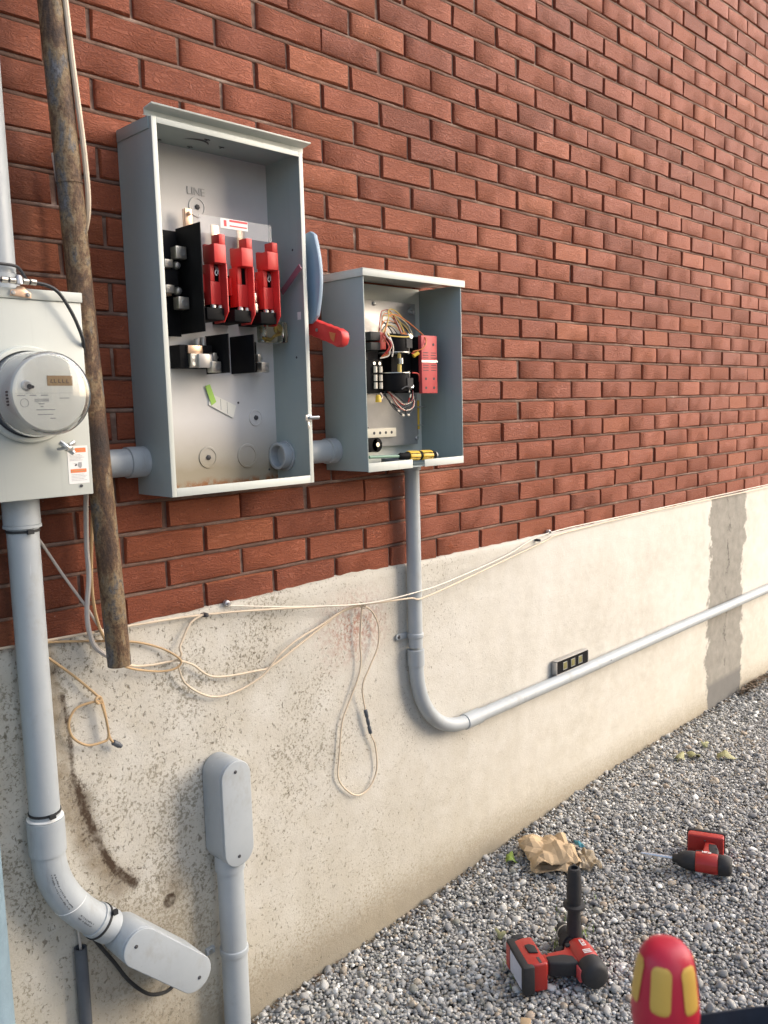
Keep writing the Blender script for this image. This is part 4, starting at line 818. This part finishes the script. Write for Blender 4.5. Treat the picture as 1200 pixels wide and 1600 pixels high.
# ------------------------------------------------------------------ cables
def cable(pts, r, mat, label, name='cable', group=None):
    return tag(build(name, MB().tube(pts, r, 8, 7), MAT[mat]), label, 'cable', group)
cable([(-1.70,-.018,1.060),(-1.653,-0.018,1.056),(-1.556,-0.018,1.052),(-1.377,-0.018,1.045),(-1.183,-0.018,1.033),(-0.971,-0.030,1.009),(-0.681,-0.040,0.969),(-0.52,-.060,.959),(-0.445,-0.060,0.951),(-0.106,-0.035,0.984),(0.222,-0.018,1.023),(0.343,-0.016,1.037),(0.906,-0.018,1.046),(1.497,-0.018,1.044),(2.249,-0.018,1.041),(4,-.018,1.04)], .0027, 'cable', 'long beige cable running along the top of the foundation')
cable([(-1.118,-0.016,1.043),(-0.932,-0.028,1.007),(-0.685,-0.048,0.972),(-0.476,-0.061,0.972),(-0.302,-0.05,0.980),(-0.007,-0.024,1.006),(0.256,-0.016,1.049),(0.898,-0.014,1.052),(2.238,-0.014,1.054),(4,-.014,1.05)], .0020, 'ww', 'thin white cable swagged just above the beige one')
cable([(-1.41,-.06,.975),(-1.390,-0.040,0.964),(-1.361,-0.024,0.952),(-1.322,-0.020,0.945),(-1.286,-0.020,0.943),(-1.262,-0.022,0.943),(-1.253,-0.026,0.954),(-1.256,-0.026,0.969),(-1.246,-0.022,0.985),(-1.220,-0.020,1.021),(-1.184,-0.020,1.034)], .0027, 'cable', 'beige cable leaving the cut rusty pipe and hooking up to the ledge')
cable([(-1.60,-.018,1.05),(-1.551,-0.018,1.047),(-1.454,-0.018,1.028),(-1.365,-0.018,1.007),(-1.303,-0.020,0.980),(-1.268,-0.030,0.954),(-1.259,-0.033,0.937),(-1.277,-0.030,0.926),(-1.315,-0.026,0.929),(-1.377,-0.035,0.951),(-1.42,-.06,.975)], .0026, 'tan', 'tan cable passing behind the rusty pipe into the knot')
cable([(-1.268,-.027,.945),(-1.224,-0.024,0.923),(-1.164,-0.022,0.878),(-1.042,-0.022,0.863),(-0.992,-0.022,0.864),(-0.895,-0.022,0.901),(-0.828,-0.022,0.927),(-0.757,-0.026,0.957),(-0.685,-0.032,0.966)], .0027, 'cable', 'upper of two beige cable swags across the foundation')
cable([(-1.266,-0.030,0.935),(-1.244,-0.024,0.881),(-1.176,-0.022,0.832),(-1.102,-0.022,0.826),(-1.023,-0.024,0.847),(-0.976,-0.028,0.886),(-0.916,-0.028,0.914),(-0.827,-0.026,0.937),(-0.745,-0.030,0.963),(-0.680,-0.036,0.965)], .0026, 'cable', 'lower of two beige cable swags, hanging in a deep curve')
hl = thing('hanging_cable', (-.69, -.024, .418), 'beige cable loop with dark splice hanging down the foundation', 'cable')
build('loop', MB().tube([(-0.682,-0.034,0.966),(-0.686,-0.026,0.865),(-0.683,-0.024,0.806),(-0.695,-0.022,0.757),(-0.732,-0.020,0.693),(-0.758,-0.020,0.645),(-0.772,-0.020,0.557),(-0.779,-0.020,0.495),(-0.750,-0.020,0.448),(-0.709,-0.020,0.418),(-0.663,-0.020,0.423),(-0.630,-0.020,0.468),(-0.635,-0.022,0.542),(-0.654,-0.024,0.585),(-0.674,-0.026,0.662),(-0.686,-0.030,0.732),(-0.659,-0.032,0.781),(-0.622,-0.030,0.832),(-0.614,-0.028,0.887),(-0.638,-0.030,0.936),(-0.682,-0.036,0.966)], .0025, 8, 7), MAT['cable'], hl)
sp0 = Vector((-.654, -.024, .585)); sp1 = Vector((-.674, -.026, .662)); sdd = (sp1-sp0).normalized(); Ls = (sp1-sp0).length
build('splice', MB().lathe([(.0035, 0), (.0055, .002), (.0055, Ls*.28), (.004, Ls*.30), (.004, Ls*.38), (.0052, Ls*.40), (.0052, Ls*.58), (.004, Ls*.60), (.004, Ls*.68), (.0055, Ls*.70), (.0055, Ls-.002), (.0035, Ls)], sp0, sdd, 12), MAT['dark'], hl, ang=50)
build('tie_wrap', MB().tube([(-.685, -.028, .975), (-.676, -.040, .968), (-.681, -.044, .958), (-.688, -.032, .962)], .0022, 6), MAT['cable'], hl)
pg = thing('coaxial_pigtail', (-1.48, -.03, .80), 'tan cable end coiled in a small ring with black connector', 'cable')
build('lead', MB().tube([(-1.585,-.022,1.04),(-1.558,-0.024,1.014),(-1.513,-0.026,0.969),(-1.467,-0.028,0.916),(-1.457,-0.030,0.900),(-1.466,-0.034,0.897),(-1.471,-0.034,0.907),(-1.459,-0.030,0.909),(-1.452,-0.028,0.890),(-1.446,-0.028,0.846),(-1.442,-0.028,0.813),(-1.434,-0.028,0.799)], .0028, 8, 7), MAT['tan'], pg)
build('coil', MB().tube([(-1.457,-0.034,0.900),(-1.483,-0.030,0.902),(-1.514,-0.028,0.896),(-1.530,-0.028,0.870),(-1.524,-0.028,0.838),(-1.496,-0.028,0.812),(-1.463,-0.030,0.808),(-1.447,-0.032,0.815),(-1.449,-.034,.85),(-1.458,-.034,.895)], .0028, 8, 7), MAT['tan'], pg)
build('connector', MB().lathe([(.0045, 0), (.0065, .001), (.0065, .018), (.0045, .019), (.0045, .024)], (-1.435, -.028, .800), (.75, 0, -.62), 10), MAT['dark'], pg)
cable([(-1.480,-0.106,2.45),(-1.469,-0.106,2.275),(-1.463,-0.106,2.168),(-1.450,-0.103,2.008),(-1.446,-0.096,1.905),(-1.448,-.062,1.84),(-1.455,-.045,1.76)], .0055, 'cable', 'thick beige cable hugging the right side of the rusty pipe')
cable([(-1.478,-0.03,2.02),(-1.466,-0.030,1.899),(-1.466,-0.030,1.824),(-1.455,-0.030,1.763),(-1.448,-.028,1.70),(-1.452,-.024,1.6)], .0042, 'cablew', 'grey white cable slipping behind the rusty pipe above the meter box')
cable([(-1.466,-0.030,1.72),(-1.464,-0.024,1.56),(-1.463,-0.024,1.437),(-1.463,-.062,1.40),(-1.463,-0.040,1.347),(-1.465,-0.030,1.240),(-1.465,-0.030,1.172),(-1.474,-0.030,1.105),(-1.473,-0.030,1.057),(-1.460,-0.030,1.017),(-1.428,-0.045,0.985)], .0052, 'cablew', 'thick pale cable hanging left of the rusty pipe below the meter box')
cable([(-1.452,-.064,1.42),(-1.448,-0.040,1.346),(-1.454,-0.025,1.211),(-1.457,-0.025,1.129),(-1.447,-0.025,1.058),(-1.426,-0.035,1.003)], .0036, 'tan', 'thin tan cable hanging directly beside the rusty pipe')
cable([(-1.585,-.016,1.305),(-1.556,-0.020,1.255),(-1.514,-0.020,1.179),(-1.474,-0.022,1.111),(-1.449,-0.022,1.064),(-1.425,-0.026,1.020)], .0030, 'cablew', 'thin grey cable slanting across brick from behind the meter conduit')
cable([(-1.530,-.05,.415),(-1.511,-0.040,0.377),(-1.471,-0.036,0.305),(-1.437,-0.034,0.241),(-1.392,-0.032,0.185),(-1.348,-0.030,0.165),(-1.321,-0.030,0.175),(-1.305,-.025,.20)], .0042, 'rubber', 'black cable looping under the slanted fitting')
gw = thing('earth_wire', (-1.56, -.14, 1.65), 'black earth wire curving down the face of the meter box', 'wire')
build('wire', MB().tube([(-1.70,-.140,1.752),(-1.649,-0.138,1.752),(-1.627,-0.136,1.752),(-1.598,-0.136,1.751),(-1.563,-0.140,1.748),(-1.539,-0.142,1.735),(-1.517,-0.140,1.703),(-1.502,-0.136,1.674),(-1.492,-0.130,1.650),(-1.483,-.11,1.63)], .0036, 8, 7), MAT['wk'], gw)
for x in (-1.636, -1.622, -1.598, -1.584): build('crimp', MB().cyl((x-.005, -.1365, 1.7520), (x+.005, -.1365, 1.7515), .0056, n=12), MAT['alu'], gw)
build('clamp_bolt', MB().lathe([(.007, 0), (.007, .012), (.004, .016), (0, .016)], (-1.610, -.1365, 1.746), (0, 0, 1), 8), MAT['plate'], gw)
cable([(-1.66,-.096,1.786),(-1.627,-0.098,1.786),(-1.598,-0.095,1.785),(-1.586,-0.09,1.779),(-1.583,-0.10,1.766),(-1.588,-.12,1.757)], .0030, 'wk', 'black wire wrapped round the foot of the mast conduit')
for i, (x, z, lb_) in enumerate(((-1.111, 1.046, 'round cable clip nailed at the brick edge, left one'), (.262, 1.052, 'small round cable clip nailed at the brick edge, right one'))):
    tag(build('cable_clip', MB().lathe([(.008, 0), (.008, .010), (.004, .013), (.004, .018), (0, .018)], (x, -.005, z), (0, -1, 0), 12), MAT['plate']), lb_, 'clip', 'cable clips')
for x, z, lb_ in ((-1.179, 1.032, 'dark nail where the beige cable hooks over the ledge'), (.184, 1.033, 'dark nail on the cable beside the far clip')):
    tag(build('nail', MB().box(x-.006, x+.006, -.026, -.006, z-.004, z+.004).cyl((x, -.026, z), (x, -.029, z), .005, n=8), MAT['ink'], bevel=.0015), lb_, 'nail', 'nails')

# ------------------------------------------------------------------ power tools
def frame3(O, u): u = Vector(u).normalized(); return Vector(O), u, Vector((0, 0, 1)).cross(u)
RT, RU = MAT['redtool'], MAT['rubber']
def pistol_tool(root, O, u, vsign, drill, s=1.0):
    """motor axis along u (nose forward), pistol grip along v, lying on its side; O on the motor axis"""
    O, u, v = frame3(O, u); v = v*vsign; w_ = Vector((0, 0, 1))
    P = lambda a, b, c: O+u*a*s+v*b*s+w_*c*s
    # rear motor cap and shell
    build('motor_cap', MB().lathe([(0, -.101), (.024, -.1), (.032, -.095), (.0368, -.083), (.0375, -.070), (.0375, -.052), (.036, -.050)], O, u, 32) if s == 1 else MB().lathe([(0, -.085), (.020, -.084), (.029, -.078), (.032, -.062), (.032, -.046), (.031, -.045)], O, u, 28), RU, root, ang=50)
    for (a_, b_) in ((-.030, .020), (.016, .022), (-.034, .062), (.002, .100)): build('housing_screw', MB().lathe([(.0032, 0), (.0032, .0012), (.0018, .0018), (0, .0018)], P(a_, b_, .0190 if drill else .0186), w_, 10), MAT['ink'], root)
    if drill:
        sh_ = build('shell', MB().lathe([(.0345, -.0495), (.0365, -.045), (.0375, -.01), (.036, .022), (.030, .034), (.028, .035)], O, u, 12), RT, root, .002, ang=30)
        build('grip_shell', MB().prism([(-.040, .010), (.034, .010), (.030, .036), (.012, .046), (.008, .118), (-.030, .118), (-.046, .050)], P(0, 0, -.019), u, v, w_*.038), RT, root, .007, seg=3)
        build('grip_pad', MB().prism([(-.053, .030), (-.020, .034), (-.008, .060), (-.006, .108), (-.036, .110), (-.050, .062)], P(0, 0, -.0205), u, v, w_*.0415), RU, root, .006, seg=3)
        build('trigger', MB().prism([(.028, .036), (.042, .038), (.034, .066), (.012, .064)], P(0, 0, -.010), u, v, w_*.02), RU, root, .003)
        build('gearbox', MB().lathe([(.030, .0352), (.031, .040), (.029, .070), (.024, .078)], O, u, 24), RU, root, ang=50)
        build('chuck', MB().lathe([(.020, .0785), (.0225, .082), (.0225, .104), (.021, .106), (.021, .122), (.012, .138), (.008, .139)], O, u, 20), MAT['rubber'], root, ang=40)
        build('chuck_ring', MB().pipe(P(.104, 0, 0), P(.108, 0, 0), .0236, .02, 24), MAT['steel'], root)
        hb = Vector((.055, 0, 0)); c = P(.054, -.004, 0)
        build('side_handle_clamp', MB().pipe(P(.044, 0, 0), P(.066, 0, 0), .037, .0295, 24), RU, root)
        sh2 = build('side_handle', MB().lathe([(.024, .022), (.021, .040), (.0185, .085), (.0175, .108), (.030, .110), (.030, .117), (.0195, .120), (.0205, .135), (.0205, .165), (.0185, .205), (.0165, .222), (.0105, .224), (.0105, .215), (0, .214)], c, w_, 24), RU, root, ang=40)
        batt = MB().prism([(-.062, .122), (.058, .122), (.058, .150), (.050, .178), (-.056, .178), (-.062, .150)], P(0, 0, -.038), u, v, w_*.078)
        bt = build('battery', batt, RT, root, .006, seg=3)
        build('battery_base', MB().prism([(-.068, .160), (.066, .160), (.066, .192), (-.068, .192)], P(0, 0, -.0395), u, v, w_*.079), RU, bt, .005)
        build('battery_label', MB().prism([(-.052, -.030), (.030, -.030), (.030, .030), (-.052, .030)], P(0, .1924, 0), u, w_, v*.0008), MAT['bluelabel'], bt)
        build('battery_stripe', MB().prism([(.034, -.033), (.060, -.033), (.060, .033), (.034, .033)], P(0, .1924, 0), u, w_, v*.0008), RT, bt)
        build('release_button', MB().prism([(-.018, .132), (.010, .130), (.022, .142), (.020, .156), (-.012, .156)], P(0, 0, .0402), u, v, w_*.004), RU, bt, .0015)
        build('belt_hook', MB().box(0, 0, 0, 0, 0, 0) if False else MB().obox(P(.066, .158, .030), u*.010, v*.016, w_*.010), RU, bt, .003)
        build('direction_switch', MB().obox(P(.020, .030, .0212), u*.006, v*.008, w_*.004), RU, root, .002)
        fl_ = build('vent_patch', MB().obox(P(-.064, .036, -.004), u*.013, v*.003, w_*.018), MAT['pink'], root, .002)
        # slots and printing on the upper side
        sl_ = MB()
        for k in range(3): sl_.obox(P(-.030-.006*k, 0, .0372), u*.0010, v*.011, w_*.0008)
        build('vent_slot', sl_, MAT['white'], sh_)
        build('logo_plate', MB().obox(P(.0, -.003, .0374), u*.013, v*.0058, w_*.0006), MAT['white'], sh_, .0003)
        text('logo_lettering', 'HILTI', .0098, P(.0, -.003, .0383), -u, -v, RT, sh_, .0002, .0003)
        build('battery_print', MB().obox(P(-.044, .140, .0402), u*.012, v*.0035, w_*.0004), MAT['ink'], bt)
    else:
        sh_ = build('shell', MB().lathe([(.0300, -.0445), (.0318, -.040), (.0318, .020), (.0305, .024)], O, u, 12), RT, root, .002, ang=30)
        build('grip_shell', MB().prism([(-.032, .010), (.026, .010), (.022, .034), (.006, .042), (.002, .108), (-.030, .108), (-.038, .048)], P(0, 0, -.0185), u, v, w_*.037), RT, root, .006, seg=3)
        build('grip_pad', MB().prism([(-.044, .026), (-.016, .032), (-.010, .060), (-.008, .096), (-.034, .098), (-.043, .058)], P(0, 0, -.020), u, v, w_*.040), RU, root, .006, seg=3)
        build('trigger', MB().prism([(.020, .034), (.034, .036), (.026, .060), (.008, .058)], P(0, 0, -.010), u, v, w_*.02), RU, root, .003)
        build('nose', MB().lathe([(.0300, .0245), (.031, .030), (.028, .056), (.021, .074), (.014, .080), (.013, .092), (.011, .094)], O, u, 24), RU, root, ang=45)
        build('bit', MB().lathe([(.0050, .0945), (.0050, .150), (.0044, .155), (.0036, .190), (0, .192)], O, u, 8), MAT['bit'], root)
        bt = build('battery', MB().prism([(-.056, .110), (.056, .110), (.056, .134), (.050, .142), (-.052, .142), (-.056, .134)], P(0, 0, -.036), u, v, w_*.072), RT, root, .006, seg=3)
        build('battery_base', MB().prism([(-.060, .1425), (.060, .1425), (.060, .158), (-.060, .158)], P(0, 0, -.037), u, v, w_*.074), RU, bt, .004)
        text('logo_lettering', 'HILTI', .0120, P(-.008, .004, .0322), -u, -v, MAT['white'], sh_, .0006, .0005)
def gz(x, y): return float(hgt(np.array(x), np.array(y)))
O1 = (-.388, -.549, gz(-.39, -.55)+.044)
dr = thing('cordless_drill', (O1[0], O1[1], O1[2]-.044), 'red and black cordless drill lying with its side handle upright', 'drill')
pistol_tool(dr, O1, (.545, .838, 0), 1, True)
O2 = (.238, -.607, gz(.25, -.58)+.040)
im = thing('impact_driver', (O2[0], O2[1], O2[2]-.040), 'red and black impact driver with long bit lying on the gravel', 'impact driver')
pistol_tool(im, O2, (-.36, .933, -.02), -1, False, 1.06)

# ------------------------------------------------------------------ litter
def sheet(name, c, sx, sy, n, amp, h, mat, seed, rot, parent=None, base=None, thick=.0008):
    v = []; f = []
    for j in range(n+1):
        for i in range(n+1):
            a, b = i/n-.5, j/n-.5
            e = 1+.16*mnoise.noise((a*2+seed, b*2, 2)); jx = .30/n*mnoise.noise((i*1.7+seed, j*1.3, 5)); x, y = (a+jx)*sx*e, (b-jx)*sy*e
            q = mnoise.noise((a*2.2+seed, b*2.2, 0)); r2 = abs(mnoise.noise((a*3.3+seed, b*2.7, 3))); r3 = abs(mnoise.noise((a*7+seed, b*7, 7)))
            z = h*(1-1.2*max(abs(a), abs(b)))+amp*(q*1.0+1.3*r2+.30*r3)
            ca, sa = math.cos(rot), math.sin(rot); v.append((c[0]+x*ca-y*sa, c[1]+x*sa+y*ca, c[2]+max(z, -.004)))
    for j in range(n):
        for i in range(n):
            p = j*(n+1)+i
            f += [(p, p+1, p+n+2), (p, p+n+2, p+n+1)] if (i+j+seed) % 2 else [(p, p+1, p+n+1), (p+1, p+n+2, p+n+1)]
    o = build(name, MB().add(v, f), MAT[mat], parent, ang=13, base=base)
    sm = o.modifiers.new('thickness', 'SOLIDIFY'); sm.thickness = thick; return o
kb_ = thing('crumpled_paper', (-.005, -.19, gz(0, -.19)), 'crumpled brown kraft paper bag on the gravel', 'paper')
sheet('paper_sheet', (.000, -.185, gz(0, -.18)+.012), .165, .19, 11, .030, .035, 'kraft', 3, R(-38), kb_)
sheet('paper_fold', (-.045, -.225, gz(0, -.2)+.008), .13, .10, 8, .022, .012, 'kraft', 8, R(-58), kb_)
tag(sheet('plastic_scrap', (.050, -.295, gz(0, -.28)+.010), .075, .11, 8, .020, .012, 'kraft2', 12, R(-40)), 'flimsy brown scrap lying against the crumpled paper', 'scrap')
tag(sheet('teal_scrap', (.105, -.235, gz(0, -.23)+.026), .020, .045, 5, .006, .010, 'teal', 17, R(-30)), 'tiny teal scrap at the edge of the crumpled paper', 'scrap')
def leaf(x, y, s_, rot, mat, label, seed, tilt=.2):
    rn = random.Random(seed); n = 18; v = [(0, 0, .006)]; f = []
    for k in range(n):
        a = 2*math.pi*k/n; r = s_*(.62+.34*abs(math.cos(2.5*a))+rn.uniform(-.08, .08)); r *= 1.25 if k == 0 else 1
        v.append((r*math.cos(a), r*.75*math.sin(a), .010*math.sin(a*2+seed)+rn.uniform(0, .006)))
    for k in range(n): f.append((0, 1+k, 1+(k+1) % n))
    ca, sa = math.cos(rot), math.sin(rot); z0 = gz(x, y)+.013
    vv = [(x+p[0]*ca-p[1]*sa, y+p[0]*sa+p[1]*ca, z0+p[2]+tilt*p[1]) for p in v]
    o = build('fallen_leaf', MB().add(vv, f).tube([vv[1], (vv[1][0]+s_*.5*ca, vv[1][1]+s_*.5*sa, z0)], .0009, 5, 3), MAT[mat], ang=80)
    m_ = o.modifiers.new('thickness', 'SOLIDIFY'); m_.thickness = .0006; return tag(o, label, 'leaf', 'fallen leaves on the gravel')
leaf(-.095, -.100, .030, R(30), 'leaf', 'bright green leaf beside the crumpled paper', 1)
leaf(.965, -.175, .034, R(200), 'leafd', 'left leaf of the pale cluster near the wall', 2)
leaf(1.02, -.215, .032, R(100), 'leafd', 'right leaf of the pale cluster near the wall', 3)
leaf(1.165, -.190, .028, R(20), 'leafd', 'small pale leaf nearest the grey repair strip', 4)
leaf(1.090, -.310, .038, R(300), 'leafd', 'large pale green leaf lying at right, tip pointing down', 5)
leaf(-.42, -.30, .022, R(60), 'leafd', 'faded leaf between the paper and the drill battery', 6, .05)
tag(build('white_scrap', MB().add([(.885, -.56, .05), (.93, -.545, .055), (.955, -.59, .07), (.91, -.61, .048)], [(0, 1, 2, 3)]).add([(.885, -.56, .048), (.93, -.545, .053), (.955, -.59, .068), (.91, -.61, .046)], [(3, 2, 1, 0)]), MAT['white']), 'small white scrap at the right edge of the gravel', 'scrap')
tag(build('pebble', MB().obox((-.662, -.56, gz(-.66, -.56)+.016), (.012, .008, 0), (-.007, .011, 0), (0, 0, .005)), MAT['kraft'], bevel=.003), 'flat tan stone chip left of the drill', 'stone')
dl = MB(); rn = random.Random(5)
for k in range(60):
    x = rn.gauss(2.05, .12); y = -.03-abs(rn.gauss(0, .03)); z = gz(x, y)+rn.uniform(.004, .03); a = rn.uniform(0, 6.28); s_ = rn.uniform(.012, .026)
    c_, s2 = math.cos(a)*s_, math.sin(a)*s_; dl.add([(x-c_, y-s2, z), (x+s2*.5, y-c_*.5, z+rn.uniform(.002, .012)), (x+c_, y+s2, z), (x-s2*.5, y+c_*.5, z+rn.uniform(.002, .012))], [(0, 1, 2, 3)])
tag(build('leaf_litter', dl, MAT['leafb']), 'dark dry leaf litter against the wall past the repair strip', 'leaf litter', kind='stuff')

gt = MB(); rn = random.Random(9)
for (cx_, cy_, n_, sp_) in ((-.335, -.455, 46, .035), (-.30, -.47, 26, .03), (-.52, -.415, 14, .03), (-.20, -.40, 14, .04)):
    for k in range(n_):
        x = rn.gauss(cx_, sp_); y = rn.gauss(cy_, sp_*.6); z = gz(x, y)+.004; a = rn.uniform(0, 6.28); h = rn.uniform(.012, .032); l = rn.uniform(.006, .02); wd = .0012
        dx, dy = math.cos(a), math.sin(a)
        gt.add([(x-dy*wd, y+dx*wd, z), (x+dy*wd, y-dx*wd, z), (x+dx*l*.6+dy*wd*.7, y+dy*l*.6-dx*wd*.7, z+h*.7), (x+dx*l*.6-dy*wd*.7, y+dy*l*.6+dx*wd*.7, z+h*.7), (x+dx*l, y+dy*l, z+h)], [(0, 1, 2, 3), (3, 2, 4)])
tag(build('grass_tuft', gt, MAT['leaf'], ang=80), 'sparse green grass blades between the stones behind the drill', 'grass', kind='stuff')
wl = MB()
for k in range(420):
    x = rn.uniform(-1.15, 2.6); y = -.018-abs(rn.gauss(0, .022)); z = gz(x, y)+rn.uniform(.001, .010); a = rn.uniform(0, 6.28); s_ = rn.uniform(.003, .010)
    c_, s2 = math.cos(a)*s_, math.sin(a)*s_; wl.add([(x-c_, y-s2, z), (x+s2*.4, y-c_*.4, z+rn.uniform(.001, .005)), (x+c_, y+s2, z+rn.uniform(0, .004)), (x-s2*.4, y+c_*.4, z+rn.uniform(.001, .005))], [(0, 1, 2, 3)])
tag(build('wall_foot_debris', wl, MAT['leafb'], ang=80), 'brown leaf crumbs and soil along the foot of the foundation', 'debris', kind='stuff')

# ------------------------------------------------------------------ foreground screwdriver in its pouch
TP = Vector((-1.857, -1.512, 1.2075)); ax = Vector((.05, .02, 1)).normalized()
sw = thing('insulated_screwdriver', TP-ax*.11, 'red and yellow screwdriver handle sticking up in the foreground', 'screwdriver')
H = TP-ax*.112
prof = [(.0105, 0), (.0125, .006), (.0115, .022), (.0122, .040), (.0145, .052), (.0178, .064), (.0188, .073), (.0176, .086), (.0158, .099), (.0142, .1062), (.0105, .1110), (.005, .1125), (0, .1126)]
build('handle', MB().lathe(prof, H, ax, 30), MAT['vred'], sw, ang=60)
def rad(h):
    for (r0, h0), (r1, h1) in zip(prof, prof[1:]):
        if h0 <= h <= h1 and h1 > h0: return r0+(r1-r0)*(h-h0)/(h1-h0)
    return .01
tq = ax.orthogonal().normalized(); bq = ax.cross(tq)
def inlay(a0, h0, h1, half):
    v = []; f = []; n = 14; m = 7
    for i in range(n+1):
        h = h0+(h1-h0)*i/n; e = min(1, math.sqrt(max(0, 1-max(0, abs(i/n-.5)*2-.62)**2/.1444))) if abs(i/n-.5)*2 > .62 else 1
        for k in range(m+1):
            wd = half*e*(k/m*2-1); r = rad(h)+.0006-(.0012 if e < .05 else 0); a = a0+wd/r
            v.append(H+ax*h+(tq*math.cos(a)+bq*math.sin(a))*r)
    for i in range(n):
        for k in range(m): f.append((i*(m+1)+k, i*(m+1)+k+1, (i+1)*(m+1)+k+1, (i+1)*(m+1)+k))
    build('grip_inlay', MB().add(v, f), MAT['vyel'], sw, ang=70)
vd = (CAM_P-H); vd -= ax*vd.dot(ax); a_c = math.atan2(vd.dot(bq), vd.dot(tq))
for k in range(6): inlay(a_c+R(-8)+k*R(60), .079, .1065, .0056)
for k in range(6): inlay(a_c+R(-8)+k*R(60), .034, .058, .0042)
build('shaft', MB().cyl(H-ax*.10, H, .0042, n=12), MAT['vred'], sw)
pc = Vector((-1.812, -1.571, 0))
tpx = thing('tool_pouch', (pc.x, pc.y, .940), 'dark navy canvas tool pouch at bottom right corner', 'tool pouch')
# rounded canvas pouch, open at the top
def pouch():
    v = []; f = []; n = 28; hs = [(.0, .92), (.03, 1.0), (.10, 1.03), (.17, 1.0), (.196, .97), (.198, .90), (.17, .88), (.02, .85)]
    for h, k in hs:
        for i in range(n):
            a = 2*math.pi*i/n; x = .105*k*math.copysign(abs(math.cos(a))**.6, math.cos(a)); y = .050*k*math.copysign(abs(math.sin(a))**.6, math.sin(a))
            w_ = .004*mnoise.noise((math.cos(a)*2, math.sin(a)*2, h*20)); ca, sa = math.cos(R(-38)), math.sin(R(-38))
            v.append((pc.x+(x+w_)*ca-(y+w_)*sa, pc.y+(x+w_)*sa+(y+w_)*ca, .942+h+w_*.6))
    m = len(hs)
    for j in range(m-1):
        for i in range(n): f.append((j*n+i, j*n+(i+1) % n, (j+1)*n+(i+1) % n, (j+1)*n+i))
    f.append(tuple(range(n-1, -1, -1))); f.append(tuple(range((m-1)*n, m*n))); return MB().add(v, f)
build('canvas_body', pouch(), MAT['navy'], tpx, ang=60)
stl = thing('step_stool', (pc.x, pc.y, 0), 'plain tall black stool under the tool pouch, outside the picture', 'stool')
build('seat', MB().cyl((pc.x, pc.y, .908), (pc.x, pc.y, .940), .15, n=32), MAT['rubber'], stl, .006)
for k in range(4):
    a = R(45+90*k); build('leg', MB().cyl((pc.x+.12*math.cos(a), pc.y+.12*math.sin(a), .908), (pc.x+.20*math.cos(a), pc.y+.20*math.sin(a), -.05), .013, n=14), MAT['dark'], stl)
build('foot_ring', MB().pipe((pc.x, pc.y, .30), (pc.x, pc.y, .315), .184, .160, 36), MAT['dark'], stl)
